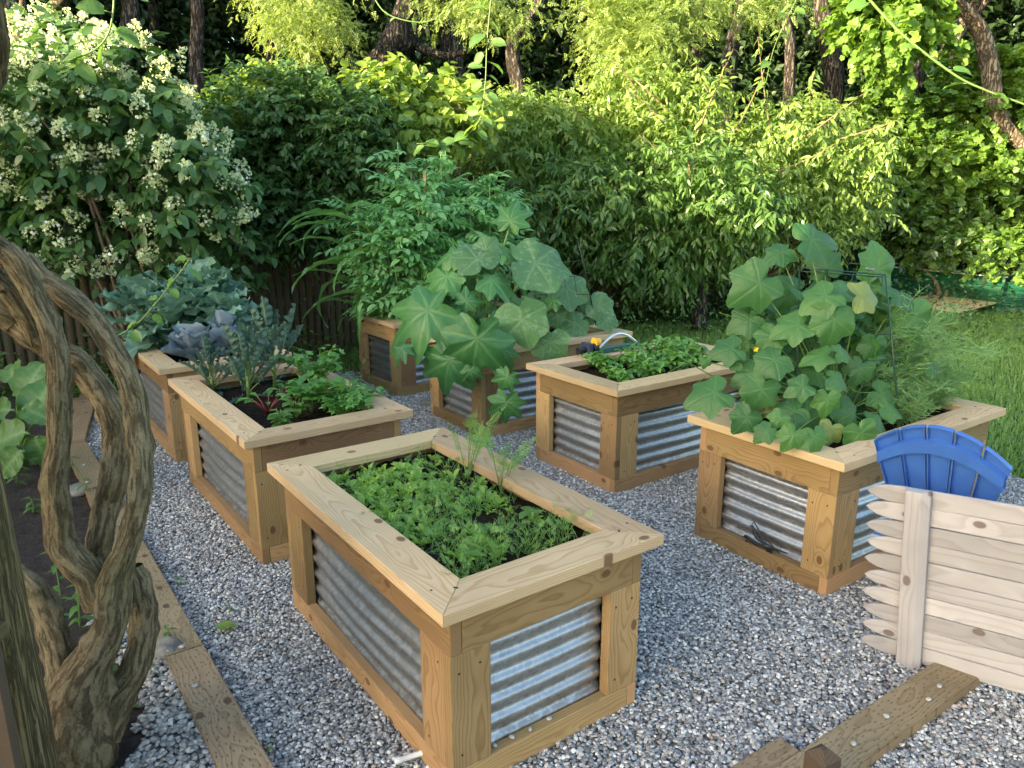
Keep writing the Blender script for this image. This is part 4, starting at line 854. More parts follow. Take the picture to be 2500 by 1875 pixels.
mb = MB(); bm = bmesh.new(); pts = [(920, 880), (1000, 890), (1080, 900), (1050, 970), (1080, 1050), (1130, 1090), (1060, 1060), (980, 1010), (930, 970)]; bm.faces.new([bm.verts.new(tuple(bp(*p)-bo)) for p in pts]); r_ = bmesh.ops.extrude_face_region(bm, geom=bm.faces[:]); bmesh.ops.translate(bm, vec=tuple(nf*.003), verts=[g for g in r_['geom'] if isinstance(g, bmesh.types.BMVert)]); mb.bm(bm); mb.build('metal_leaf', M['black'], bd, False)

# ------------------------------------------------------------------ vegetables in the beds
def soil_z(): return PH-.075
def strandplant(th, base, leaves, T, mat, stem_mat=None, sr=.003, name='foliage'):
    """leaves: list of (pos, F, N, size, rnd)"""
    mb = MB(); sm = MB()
    P = np.array([l[0] for l in leaves]); F = np.array([l[1] for l in leaves]); Nn = np.array([l[2] for l in leaves]); S = np.array([l[3] for l in leaves]); r = rng.random(len(P))
    Ts = T if isinstance(T, list) else [T]; idx = rng.integers(0, len(Ts), len(P))
    for k, t in enumerate(Ts):
        m_ = idx == k
        if m_.any(): mb.inst(t, P[m_], frames(F[m_], Nn[m_]), S[m_], r[m_])
    put(mb, name, mat, th)
    if stem_mat:
        for l in leaves:
            b = np.array(base) + np.append(rng.normal(0, .008, 2), 0); e = np.array(l[0]); m1 = b*.5+e*.5; m1[:2] = b[:2]*.65+e[:2]*.35; m1[2] += .1*np.linalg.norm(e-b); sm.tube(spline([b, m1, e], 7), np.linspace(sr, sr*.6, 7), 5, cap=False)
        put(sm, 'stems', stem_mat, th)

# --- front bed: lettuce seedlings (far-left part) and carrot tops (near-right part)
def bed_scatter(i, n, x0, x1, y0, y1, fn=None):
    xs = rng.uniform(x0, x1, n*3); ys = rng.uniform(y0, y1, n*3)
    if fn is not None: k = fn(xs, ys) > rng.random(n*3); xs, ys = xs[k], ys[k]
    return np.array([bedpt(i, a, b, soil_z()) for a, b in zip(xs[:n], ys[:n])])
T_let = [T_grid(lambda t: .10+.36*math.sin(math.pi*min(1, .05+t*.93)**1.6), 7, 4, b_, .03, 3, .25, seed=s, midw=.16) for s, b_ in ((1, .5), (2, .9), (3, .3))]
P = bed_scatter(0, 280, .20, .82, .12, .88, lambda x, y: np.clip(-.05+1.3*y-.45*x+.35*np.sin(x*11)*np.cos(y*13), .04, 1)); P2 = np.repeat(P, 6, 0); n = len(P2); a = rng.random(n)*6.283; el = rng.uniform(.35, 1.25, n)
mb = MB(); F = np.stack([np.cos(a)*np.cos(el), np.sin(a)*np.cos(el), np.sin(el)], 1); Nn = np.stack([-np.cos(a)*np.sin(el), -np.sin(a)*np.sin(el), np.cos(el)], 1); S = np.repeat(rng.uniform(.016, .052, len(P)), 6)*rng.uniform(.6, 1.15, n); idx = rng.integers(0, 3, n)
for k in range(3): m_ = idx == k; mb.inst(T_let[k], P2[m_]+F[m_]*.004, frames(F[m_], Nn[m_]), S[m_])
tag(mb.build('lettuce_seedlings', M['lettuce']), 'bright yellow-green lettuce seedlings crowding the far half of the front bed', 'lettuce', None, 'stuff')
P = bed_scatter(0, 260, .19, .83, .12, .88, lambda x, y: np.clip(1.12-1.0*y+.30*np.sin(x*9+2)*np.sin(y*12), .12, 1)*np.clip(1.35-.9*x, 0, 1)); k = 4; P2 = np.repeat(P, k, 0); n = len(P2); a = rng.random(n)*6.283; el = rng.uniform(.7, 1.35, n); hs = np.repeat(rng.uniform(.035, .09, len(P)), k)*rng.uniform(.6, 1.1, n)
D = np.stack([np.cos(a)*np.cos(el), np.sin(a)*np.cos(el), np.sin(el)], 1); mb = MB()
for p, d, h in zip(P2, D, hs): mb.tube([p, p+d*h*.6, p+d*h+np.array([d[0], d[1], 0])*h*.1], [.0012, .001, .0007], 3, cap=False, r=.8)
F = nrm(D*[1, 1, .35]); mb.inst(T_frond, P2+D*hs[:, None], frames(F, [0, 0, 1.]+rng.normal(0, .3, (n, 3))), hs*rng.uniform(.35, .6, n))
tag(mb.build('carrot_tops', M['carrot']), 'feathery carrot tops crowding the near half of the front bed', 'carrots', None, 'stuff')
for n_, (x_, y_, h_) in enumerate([(.80, .66, .24), (.835, .52, .19)]):
    b = bedpt(0, x_, y_, soil_z()); th = thing('carrot_plant', b, ['taller carrot plant leaning over the right rim of the front bed', 'second tall carrot plant, nearer the right corner of the front bed'][n_], 'carrot plant', 'tall carrot plants in the front bed'); mb = MB(); sm = MB()
    for j in range(8):
        a_ = rng.random()*6.28; d = nrm([math.cos(a_)*.3+.1, math.sin(a_)*.3, 1]); h = h_*rng.uniform(.55, 1.05); sm.tube([b, b+d*h*.6, b+d*h], [.0022, .0016, .001], 4, cap=False); F = nrm(d*[1.2, 1.2, .3]+[0, 0, .2]); mb.inst(T_frond, [b+d*h*.75, b+d*h], frames([F, F], rng.normal(0, .3, (2, 3))+[0, 0, 1]), np.array([.07, .09]))
    put(mb, 'fronds', M['carrot'], th); put(sm, 'stems', M['stem'], th)
T_ov = T_grid(lambda t: .6*math.sin(math.pi*min(1, .05+t*.95)**.9), 5, 4, .4, 0, cup=.1, midw=.1)
for n_, (x_, y_) in enumerate([(.30, .20), (.72, .30), (.50, .28)]):
    b = bedpt(0, x_, y_, soil_z()); th = thing('bean_seedling', b, ['young bean seedling nearest the front corner of the front bed', 'bean seedling nearest the right rim of the front bed', 'bean seedling between the other two in the front bed'][n_], 'seedling', 'bean seedlings in the front bed'); mb = MB(); a_ = n_*1.9; F = np.array([[math.cos(a_+j*2.2), math.sin(a_+j*2.2), .15] for j in range(3)])
    mb.inst(T_ov, np.repeat([b+[0, 0, .06]], 3, 0), frames(F, np.tile([0, 0, 1.], (3, 1))), np.array([.065, .06, .05])); put(mb, 'leaves', M['weed'], th); sm = MB(); sm.tube([b, b+np.array([.004, 0, .06])], .0018, 4); put(sm, 'stem', M['stem'], th)

# --- second bed: kale, chard, parsley
def kale(x, y, h, lb, i=1):
    b = bedpt(i, x, y, soil_z()); th = thing('kale_plant', b, lb, 'kale', 'kale plants in the second bed'); sm = MB(); sm.tube([b, b+[.005, .0, h*.25], b+[.0, .008, h*.55]], [.011, .010, .008], 8); mb = MB(); top = b+np.array([0, 0, h*.5])
    n = 16
    for j in range(n):
        a_ = j*2.4; f = j/n; el = 1.35-.75*(1-f)*rng.uniform(.8, 1.2); L = h*rng.uniform(.42, .62); d = np.array([math.cos(a_)*math.cos(el), math.sin(a_)*math.cos(el), math.sin(el)]); s0 = b+np.array([0, 0, h*(.12+.38*f)]); s1 = s0+d*L*.35; sm.tube([s0, s1, s1+d*.04], [.0035, .003, .002], 5, cap=False)
        mb.inst(T_kale[j % 3], [s1], frames([d], [[-math.cos(a_), -math.sin(a_), .6]]), np.array([L*rng.uniform(.75, 1.1)]))
    for j in range(3):
        a_ = j*2.2+x*5; d = np.array([math.cos(a_), math.sin(a_), -.35]); s0 = b+np.array([0, 0, h*.13]); mb.inst(T_kale[j % 3], [s0+d*.03], frames([d], [[0, 0, 1.]]), np.array([.11]))
    put(mb, 'leaves', M['kale'], th); put(sm, 'stems', M['stem'], th)
T_kale = [T_grid(lambda t: (.05 if t < .3 else .07+.20*math.sin(math.pi*min(1, (t-.3)/.72+.08))), 18, 8, -b_, .07, 6, .5, seed=s, midw=.12) for s, b_ in ((1, .15), (2, -.35), (3, .4))]
kale(.22, .84, .30, 'kale plant at the far left corner of the second bed, drooping over its rim')
kale(.37, .66, .38, 'kale plant rising left of the middle of the second bed')
kale(.63, .80, .47, 'tallest kale plant with long upright stalks at the back of the second bed')
kale(.50, .88, .36, 'kale plant at the back between the left and the tallest kale')
def parsley(x, y, h, n, lb, i=1, mat='parsley', spread=.5, cat='parsley', nm='parsley_plant', T=T_parsl, ls=.075, g='parsley plants in the second bed'):
    b = bedpt(i, x, y, soil_z()); th = thing(nm, b, lb, cat, g); mb = MB(); sm = MB(); P = []; F = []
    for j in range(n):
        a_ = rng.random()*6.28; sp_ = rng.random()**.7*spread; L = h*rng.uniform(.6, 1.05); d = nrm([math.cos(a_)*sp_, math.sin(a_)*sp_, 1]); e = b+d*L+np.array([d[0], d[1], -.1])*L*.25; sm.tube(spline([b, b+d*L*.6, e], 5), np.linspace(.0026, .0012, 5), 4, cap=False)
        P.append(e); F.append([d[0]+rng.normal(0, .3), d[1]+rng.normal(0, .3), .1])
        P.append(b+d*L*.62); F.append([d[1], -d[0], .2])
    mb.inst(T, np.array(P), frames(np.array(F), rng.normal(0, .3, (len(P), 3))+[0, 0, 1]), ls*rng.uniform(.7, 1.2, len(P))); put(mb, 'leaves', M[mat], th); put(sm, 'stems', M['stem'], th)
parsley(.60, .35, .16, 26, 'big parsley clump in the middle of the right end of the second bed', ls=.085)
parsley(.80, .30, .17, 28, 'parsley clump hanging over the right rim of the second bed', ls=.085, spread=.8)
parsley(.80, .58, .26, 30, 'tall parsley clump behind, at the right end of the second bed', ls=.08)
parsley(.70, .18, .12, 22, 'low parsley clump touching the near rim of the second bed', ls=.08, spread=.8)
def basil(x, y, h, lb, mat='weed', i=1):
    b = bedpt(i, x, y, soil_z()); th = thing('leafy_herb', b, lb, 'herb', 'young leafy herbs in the second bed'); mb = MB(); sm = MB()
    for j in range(5):
        a_ = j*1.25; d = nrm([math.cos(a_)*.35, math.sin(a_)*.35, 1]); e = b+d*h*rng.uniform(.6, 1); sm.tube([b, e], .002, 4)
        for q in range(7): a2 = a_+q*2.2; F = [[math.cos(a2), math.sin(a2), .1]]; mb.inst(T_ov, [b+(e-b)*(.3+.1*q)], frames(F, [[0, 0, 1.]]+rng.normal(0, .2, (1, 3))), np.array([.055*rng.uniform(.7, 1.2)]))
    put(mb, 'leaves', M[mat], th); put(sm, 'stem', M['stem'], th)
basil(.33, .22, .13, 'light green herb seedling in the near corner of the second bed'); basil(.47, .30, .16, 'leafy herb between the near corner and the parsley in the second bed')
for n_, (x_, y_) in enumerate([(.36, .42), (.58, .50)]):
    b = bedpt(1, x_, y_, soil_z()); th = thing('chard_plant', b, ['red stemmed chard between kale and herbs, left in the second bed', 'red stemmed chard among the parsley, right in the second bed'][n_], 'chard', 'chard plants in the second bed'); mb = MB(); sm = MB()
    for j in range(8):
        a_ = j*.85; d = nrm([math.cos(a_)*.8, math.sin(a_)*.8, 1]); e = b+d*.11; sm.tube([b, b+d*.06+[0, 0, .01], e], [.004, .0035, .003], 6); mb.inst(T_let[j % 3], [e], frames([nrm(d*[1, 1, .3])], [[0, 0, 1.]]), np.array([.08*rng.uniform(.7, 1.1)]))
    put(mb, 'leaves', M['parsley'], th); put(sm, 'stalks', M['redstem'], th)

# --- third bed: broccoli and cabbages
T_br = [T_grid(lambda t: .16*(t < .2)+(.64*math.sin(math.pi*min(1, max(0, t*1.05-.12)))**.75 if t > .15 else 0)+.06, 12, 10, b_, .075, 3.2, .15, seed=s, midw=.09) for s, b_ in ((4, .7), (5, 1.0), (6, .3), (7, .55))]
def brassica(i, x, y, h, n, L0, lb, mat='broc', T=T_br, nm='broccoli_plant', cat='broccoli', g='broccoli plants in the left back bed', heads=True):
    b = bedpt(i, x, y, soil_z()); th = thing(nm, b, lb, cat, g); mb = MB(); sm = MB(); sm.tube([b, b+[0, .01, h*.8]], [.016, .012], 8)
    for j in range(n):
        a_ = j*2.4+x*3; f = j/n; el = -.12+1.15*f+rng.normal(0, .15); L = L0*rng.uniform(.75, 1.15)*(1-.35*f); s0 = b+np.array([0, 0, h*(.2+.7*f)]); d = np.array([math.cos(a_)*math.cos(el), math.sin(a_)*math.cos(el), math.sin(el)]); s1 = s0+d*L*.25; sm.tube([s0, s1, s1+d*L*.1], [.006, .005, .003], 5, cap=False)
        mb.inst(T[j % len(T)], [s1], frames([d+np.array([0, 0, .15])], [[-d[0]*.5, -d[1]*.5, 1.]]+rng.normal(0, .18, (1, 3))), np.array([L]))
    put(mb, 'leaves', M[mat], th); put(sm, 'stalk', M['stem'], th)
    if heads:
        hb = MB(); c = b+np.array([0, 0, h*.95]); q = nrm(rng.normal(0, 1, (60, 3))+[0, 0, 1.2]); bm = bmesh.new(); bmesh.ops.create_icosphere(bm, subdivisions=1, radius=.018); V0 = np.array([v.co[:] for v in bm.verts]); L_ = np.array([v.index for f in bm.faces for v in f.verts]); C_ = np.full(len(bm.faces), 3); bm.free()
        hb.inst((V0, L_, C_, np.zeros(len(V0))), c+q*[.045, .045, .03], np.tile(I3, (60, 1, 1)), rng.uniform(.5, .9, 60)); put(hb, 'flower_head', M['broc'], th)
for k_, (x_, y_, h_, n_, L_, lb) in enumerate([(.20, .84, .30, 24, .30, 'broccoli plant spilling over the left corner of the back left bed'), (.45, .80, .36, 22, .28, 'broccoli plant in the middle of the row at the back left bed'), (.62, .72, .40, 24, .30, 'tallest broccoli plant in the back left bed'), (.78, .80, .30, 20, .28, 'broccoli plant at the far right of the back left bed'), (.30, .58, .26, 22, .28, 'broccoli plant in the near left part of the back left bed'), (.72, .50, .26, 20, .27, 'broccoli plant behind the tall kale, right part of the back left bed'), (.50, .62, .30, 20, .26, 'broccoli plant at the centre of the back left bed')]):
    brassica(2, x_, y_, h_*1.25, n_+6, L_*1.15, lb)
T_cb = [T_grid(lambda t: .25+.75*math.sin(math.pi*min(1, .1+t*.88))**.7, 8, 10, b_, .04, 3, .35, seed=s, midw=.05) for s, b_ in ((4, -.6), (5, -.2), (6, .5))]
brassica(2, .38, .30, .13, 24, .20, 'purplish cabbage at the near rim of the back left bed', 'cabb', T_cb, 'cabbage_plant', 'cabbage', 'cabbages in the left back bed', False)
brassica(2, .62, .30, .20, 24, .20, 'pale frosted cabbage behind the kale in the back left bed', 'cabb', T_cb, 'cabbage_plant', 'cabbage', 'cabbages in the left back bed', False)

# --- strawberries
T_st = T_tri
for k_, (x_, y_, h_) in enumerate([(.20, .30, .11), (.28, .60, .11), (.38, .35, .12), (.46, .68, .13), (.56, .35, .13), (.62, .70, .15), (.74, .42, .13), (.80, .72, .15), (.34, .80, .10), (.50, .50, .12), (.68, .55, .14)]):
    b = bedpt(5, x_, y_, soil_z()); nm_ = ['nearest the left corner', 'second from the left, far side', 'second from the left along the near rim', 'in the middle of the far side', 'by the pink flower at the near rim', 'right of the sprinkler', 'by the trailing cucumber shoot', 'at the far right end', 'under the far left rim', 'in the very centre', 'between centre and right end'][k_]
    th = thing('strawberry_plant', b, 'strawberry plant ' + nm_ + ' of the strawberry bed', 'strawberry plant', 'strawberry plants'); mb = MB(); sm = MB(); P = []; F = []
    for j in range(34):
        a_ = rng.random()*6.28; L = h_*rng.uniform(.5, 1.2); sp_ = rng.uniform(.15, 1.3); d = nrm([math.cos(a_)*sp_, math.sin(a_)*sp_, 1]); e = b+d*L; sm.tube([b, b+d*L*.6, e], [.002, .0016, .0012], 4, cap=False); P.append(e); F.append([d[0]+rng.normal(0, .3), d[1]+rng.normal(0, .3), -.1])
    mb.inst(T_st, np.array(P), frames(np.array(F), rng.normal(0, .28, (len(P), 3))+[0, 0, 1]), rng.uniform(.055, .10, len(P))); put(mb, 'leaves', M['straw'], th); put(sm, 'stems', M['stem'], th)
b = at(1600+118*.4069, 600+672*.4069, 4.75); th = thing('pink_flower', b, 'single pink strawberry flower above the leaves', 'flower'); mb = MB(); a_ = np.arange(5)*1.2566; mb.inst(T_simple(.8, -.1, .1, 2), np.repeat([b], 5, 0), frames(np.stack([np.cos(a_), np.zeros(5)-.1, np.sin(a_)], 1), np.tile([0, -1., .4], (5, 1))), .014); put(mb, 'petals', M['petal'], th); mb = MB(); mb.box(b, (.003, .003, .003)); put(mb, 'flower_centre', M['yellow'], th)

# --- tomatoes and corn
def tomato(x, y, h, lb, n=70, i=3, lean=(0, 0)):
    b = bedpt(i, x, y, soil_z()); th = thing('tomato_plant', b, lb, 'tomato plant', 'tomato plants in the far bed'); mb = MB(); sm = MB(); P = []; F = []
    for s in range(5):
        a_ = s*1.26+x*4; tip = b+np.array([math.cos(a_)*.22+lean[0], math.sin(a_)*.22+lean[1], h*rng.uniform(.72, 1.0)]); q = spline([b, b*.5+tip*.5+[math.cos(a_)*.1, math.sin(a_)*.1, 0], tip], 14); sm.tube(q, np.linspace(.009, .004, 14), 6)
        for j in range(n//5*2):
            t_ = rng.uniform(.05, 1)**.8; p = q[int(t_*13)]; a2 = rng.random()*6.28; P.append(p+rng.normal(0, .02, 3)); F.append([math.cos(a2), math.sin(a2), rng.uniform(-.45, .4)])
    mb.inst(T_tom, np.array(P), frames(np.array(F), rng.normal(0, .35, (len(P), 3))+[0, 0, 1]), rng.uniform(.16, .30, len(P))); put(mb, 'leaves', M['tomato'], th); put(sm, 'stems', M['stem'], th)
for x_, y_, h_, lb, le in [(.12, .62, 1.25, 'tomato plant at the left end of the far bed, behind the corn leaves', (-.05, 0)), (.30, .35, 1.30, 'tomato plant at the near rim of the far bed', (-.02, -.05)), (.45, .65, 1.62, 'tallest tomato plant with pale leaves in the middle of the far bed', (0, 0)), (.62, .35, 1.35, 'tomato plant behind the squash leaves', (.02, 0)), (.80, .60, 1.28, 'tomato plant at the right end of the far bed', (.1, 0)), (.22, .40, .75, 'low bushy tomato plant at the left corner of the far bed', (-.05, -.08))]:
    tomato(x_, y_, h_, lb, 130, 3, le)
for n_, (x_, y_, h_) in enumerate([(.40, .48, 1.3), (.75, .5, 1.2)]):
    b = bedpt(3, x_, y_, soil_z()); th = thing('garden_stake', b, ['brown wooden stake among the tall tomatoes', 'wooden stake among the right tomatoes'][n_], 'stake', 'stakes among the tomatoes'); mb = MB(); mb.box((0, 0, h_/2), (.012, .012, h_/2)); mb.build('shaft', M['stake'], th, False)
T_corn = [T_grid(lambda t: .085*(1-t)**.55*min(1, .5+t*6), 16, 4, b_, .012, 4, .5, seed=s, midw=.14, twist=tw, vein=.8) for s, b_, tw in ((1, 2.0, .6), (2, 2.6, -.5), (3, 1.5, .9), (4, 3.0, .3))]
for n_, (x_, y_, h_) in enumerate([(.03, .80, .95), (.10, .45, .80)]):
    b = bedpt(3, x_, y_, soil_z()); th = thing('corn_plant', b, ['corn plant with long arching leaves at the left end of the far bed', 'lower corn plant in front at the left end of the far bed'][n_], 'corn', 'corn plants in the far bed'); mb = MB(); sm = MB(); sm.tube([b, b+[-.03, -.02, h_*.5], b+[-.08, -.03, h_]], [.014, .012, .006], 8)
    for j in range(12):
        f = (j+1)/12; a_ = math.pi+.2+(j % 2)*2.6+rng.normal(0, .6); 
        if j % 3 == 0: a_ = math.pi+rng.normal(0, .3)
        el = rng.uniform(.6, 1.1); d = np.array([math.cos(a_)*math.cos(el), math.sin(a_)*math.cos(el), math.sin(el)]); p = b+np.array([-.08*f*f, -.03*f, h_*f]); mb.inst(T_corn[j % 4], [p], frames([d], [[-d[0], -d[1], 1.]]), np.array([rng.uniform(.6, .85)]))
    put(mb, 'leaves', M['corn'], th); put(sm, 'stem', M['stem'], th)

# --- squash: big leaves placed one by one
SQ = [(1, .95), (.95, .9), (-.95, .9), (1.9, .75), (-1.9, .75)]
SQL = [(0, 1.05), (.82, .98), (-.82, .98), (1.65, .82), (-1.65, .82), (2.45, .62), (-2.45, .62)]
T_sq = [T_palm(SQL, .45, .31, .45, .03, 46, .75, 0, .06, s, 1.5, 96, 7) for s in (1, 2, 3)]
T_sqr = [T_palm([(0, 1), (.95, .93), (-.95, .93), (1.9, .84), (-1.9, .84)], .70, .42, .45, .02, 40, .25, 0, .06, s, 1.5, 84, 6) for s in (4, 5)]
T_ck = [T_palm([(0, 1.15), (1.05, .92), (-1.05, .92), (2.05, .84), (-2.05, .84)], .58, .52, .5, .028, 42, .42, 0, .022, s, 1.25, 84, 6) for s in (6, 7, 8, 9)]
def big_leaves(th, base, items, Ts, mat, y0, name='leaves', stem=.008, stemmat='stem', extra=None, sizef=1.):
    """items: (u, v, px length, tip angle in the picture deg, depth offset, facing 0 = flat to sky .. 1 = to the viewer)"""
    mb = MB(); sm = MB()
    for k, (u, v, px, ang, dy, fc) in enumerate(items):
        y = y0+dy; c = at(u, v, y); L = px*y/FPX*sizef*.60; a = math.radians(ang); e2 = CR*math.cos(a)+np.array([0, .0, 1.])*math.sin(a); side = 1-fc
        F = CR*math.cos(a) + math.sin(a)*(np.array([0, 0, 1.])*(fc*.9+.12)+np.array([0, 1., 0])*side*.9) - np.array([0, 0, .18]); F = nrm(F)
        Nn = np.array([0, -1., 0])*(.25+fc)+np.array([0, 0, 1.])*(1.15-fc*.8)+rng.normal(0, .12, 3)
        T = Ts[k % len(Ts)]; Mx = frames([F], [Nn]); cc = c-F*L*.15; mb.inst(T, [cc], Mx, np.array([L]), np.array([rng.random()]))
        if stem:
            e = cc-Mx[0][:, 2]*.002; m1 = base*.55+e*.45+np.array([0, 0, .10*np.linalg.norm(e-base)]); b0 = base+np.append(rng.normal(0, .03, 2), rng.uniform(0, .06)); sm.tube(spline([b0, m1, e-Mx[0][:, 2]*.03, e], 12), np.linspace(stem, stem*.45, 12), 7, cap=False)
    if extra is not None: extra(mb)
    put(mb, name, mat, th)
    if stem: put(sm, 'stems', M[stemmat], th)
def c5(x, y): return 800+x*.4069, 600+y*.4069
sqb = at(*c5(920, 500), 5.35); sqb[2] = soil_z()
sq = thing('squash_plant', sqb, 'large squash plant with huge lobed leaves in the middle of the garden', 'squash')
I = [(1247, 530, 100, 82, .25, .8), (*c5(560, 410), 210, 205, -.35, .45), (*c5(890, 600), 200, 262, -.50, .8), (*c5(720, 720), 165, 255, -.45, .85), (*c5(730, 440), 95, 160, -.3, .4), (*c5(690, 195), 130, 200, .0, .35), (*c5(730, 65), 90, 185, .1, .3), (*c5(1010, 210), 130, 10, -.1, .35), (*c5(840, 320), 75, 60, -.2, .8), (*c5(1060, 640), 80, 300, -.3, .5), (*c5(1060, 30), 90, 20, .15, .3), (*c5(440, 620), 70, 235, -.4, .3), (*c5(650, 350), 90, 60, -.05, .4), (*c5(1340, 330), 60, 180, .1, .4), (*c5(950, 380), 80, 100, .05, .5), (*c5(1120, 330), 80, 30, .2, .4), (*c5(1068, 960), 105, 262, -.62, .85), (*c5(1070, 800), 75, 240, -.55, .7), (*c5(760, 560), 90, 250, -.4, .6), (*c5(840, 200), 70, 120, .2, .5), (*c5(600, 300), 80, 170, .1, .5), (*c5(950, 120), 80, 60, .2, .6), (*c5(1180, 210), 70, 330, .1, .5), (*c5(1000, 480), 90, 300, -.15, .6), (*c5(780, 420), 85, 230, -.1, .5), (*c5(1130, 60), 70, 100, .3, .8), (*c5(900, 130), 85, 150, .1, .4), (*c5(1230, 360), 80, 350, 0, .5), (*c5(860, 760), 70, 280, -.45, .8)]
big_leaves(sq, sqb, I, T_sq, M['squash'], 5.30, 'leaves', .011)
I = [(*c5(880, 60), 115, 110, .05, .6), (*c5(1280, 110), 165, 5, .05, .35), (*c5(1170, 470), 135, 285, -.3, .9), (*c5(1335, 600), 100, 265, -.2, .9), (*c5(960, 15), 70, 60, .1, .8), (*c5(640, 720), 60, 280, -.3, .9)]
big_leaves(sq, sqb, I, T_sqr, M['squashpale'], 5.30, 'mildewed_leaves', .011)
sqb2 = at(*c5(1400, 500), 5.75); sqb2[2] = soil_z(); sq2 = thing('squash_plant', sqb2, 'smaller greyish mildewed squash growing through the wire cage', 'squash')
I = [(*c5(1450, 260), 110, 340, .0, .5), (*c5(1640, 370), 75, 330, .0, .5), (*c5(1470, 470), 80, 200, -.1, .4), (*c5(1340, 330), 60, 160, -.05, .6), (*c5(1680, 450), 60, 350, -.05, .5), (*c5(1550, 420), 55, 250, .05, .5), (*c5(1280, 240), 70, 150, .1, .5), (*c5(1640, 300), 40, 60, .1, .5), (*c5(1560, 330), 60, 30, .1, .4), (*c5(1220, 330), 60, 200, .05, .4), (*c5(1380, 430), 60, 270, -.05, .6)]
big_leaves(sq2, sqb2, I, T_sqr, M['squashpale'], 5.75, 'leaves', .006)
def wire(mb, pts, r=.0028): mb.tube(np.array(pts), r, 6)
cg = thing('wire_cage', sqb2, 'dark wire cage standing in the squash bed', 'plant cage'); mb = MB(); yw = 5.75
co = [(1440, 240), (1540, 240)]
def lk(x, y, dy=0): return at(*c5(x, y), yw+dy)
wire(mb, [lk(1500, -30), lk(1545, 150), lk(1610, 480)], .0042); wire(mb, [lk(1010, 80, .1), lk(1010, 480, .1)], .003); wire(mb, [lk(1010, 110, .1), lk(1135, 112, .1)], .003); wire(mb, [lk(1395, 100, .3), lk(1440, 480, .3)], .003)
for yy, x0, x1 in ((90, 1400, 1530), (180, 1390, 1550), (290, 1150, 1570), (350, 1180, 1585), (430, 1200, 1600)): wire(mb, [lk(x0, yy+6, .02), lk(x1, yy, -.01)], .0025)
for x0 in (1250, 1310, 1370, 1440, 1500): wire(mb, [lk(x0-20, 180), lk(x0+20, 470)], .0022)
put(mb, 'wires', M['dwire'], cg)

# --- cucumbers
def c6(x, y): return 1600+x*.4069, 600+y*.4069
ckb = bedpt(6, .42, .52, soil_z()); ck = thing('cucumber_plant', ckb, 'tall cucumber vine with angular leaves covering the wire frame on the right', 'cucumber')
I = [(*c6(600, 240), 165, 215, -.05, .75), (*c6(745, 45), 100, 200, .1, .45), (1992, 585, 150, 20, .05, .65), (*c6(1340, 115), 140, 85, .2, .85), (*c6(1000, 310), 130, 205, -.15, .55), (*c6(1260, 300), 115, 20, -.15, .5), (*c6(1480, 300), 125, 25, .1, .45), (*c6(1070, 465), 150, 265, -.2, .75), (*c6(1560, 450), 150, 290, .05, .7), (*c6(550, 450), 115, 200, .0, .6), (*c6(830, 480), 125, 190, -.15, .45), (*c6(690, 560), 105, 225, -.1, .6), (*c6(440, 620), 110, 185, -.15, .4), (*c6(700, 700), 125, 215, -.25, .45), (*c6(985, 660), 105, 180, -.25, .45), (*c6(1120, 640), 72, 20, -.3, .45), (*c6(1310, 610), 95, 260, -.1, .8), (*c6(630, 880), 130, 250, -.35, .8), (*c6(870, 850), 90, 200, -.4, .5), (*c6(1090, 810), 85, 340, -.35, .4), (*c6(330, 890), 150, 190, -.3, .5), (*c6(540, 1040), 105, 235, -.45, .75), (*c6(1030, 940), 95, 265, -.4, .8), (*c6(1370, 900), 110, 330, -.15, .5), (*c6(1410, 980), 90, 350, -.2, .4), (*c6(660, 1120), 80, 215, -.55, .6), (*c6(820, 1150), 95, 240, -.6, .75), (*c6(960, 1160), 100, 280, -.6, .6), (*c6(1240, 1140), 120, 290, -.45, .85), (*c6(680, 330), 70, 160, .1, .8), (*c6(1230, 750), 95, 250, -.15, .7), (*c6(940, 760), 110, 150, -.1, .4), (*c6(1420, 610), 85, 320, .1, .5), (*c6(1670, 740), 65, 320, -.05, .5), (*c6(800, 230), 90, 120, .2, .6), (*c6(790, 330), 100, 260, .15, .8), (*c6(1020, 110), 110, 100, .25, .9), (*c6(820, 1000), 110, 200, -.35, .5), (*c6(740, 1040), 70, 230, -.5, .6), (*c6(940, 1040), 110, 300, -.3, .6), (*c6(1150, 1000), 110, 320, -.3, .6), (*c6(1320, 1060), 90, 350, -.3, .5), (*c6(560, 770), 100, 200, -.2, .5), (*c6(1200, 470), 100, 320, .15, .6), (*c6(1340, 240), 80, 90, .2, .7), (*c6(480, 700), 60, 150, -.15, .5), (*c6(300, 700), 40, 260, -.2, .8), (*c6(1100, 560), 90, 0, .15, .6), (*c6(760, 610), 80, 300, .1, .6), (*c6(1500, 600), 70, 20, .1, .5), (*c6(1050, 1120), 90, 250, -.4, .6), (*c6(900, 930), 70, 120, -.3, .5)]
def ck_extra(mb):
    n = 190; u = rng.uniform(520, 1480, n); v = rng.uniform(250, 1150, n)
    for a_, b_ in zip(u, v):
        y = 3.55+rng.uniform(.0, .45); c = at(*c6(a_, b_), y); F = nrm(rng.normal(0, 1, 3)*[1, .5, .6]); mb.inst(T_ck[int(a_) % 4], [c], frames([F], [[0, -.6, 1.]]), np.array([rng.uniform(.06, .11)]))
big_leaves(ck, ckb, I, T_ck, M['cuke'], 3.62, 'leaves', .0045, extra=ck_extra, sizef=.80)
mb = MB()
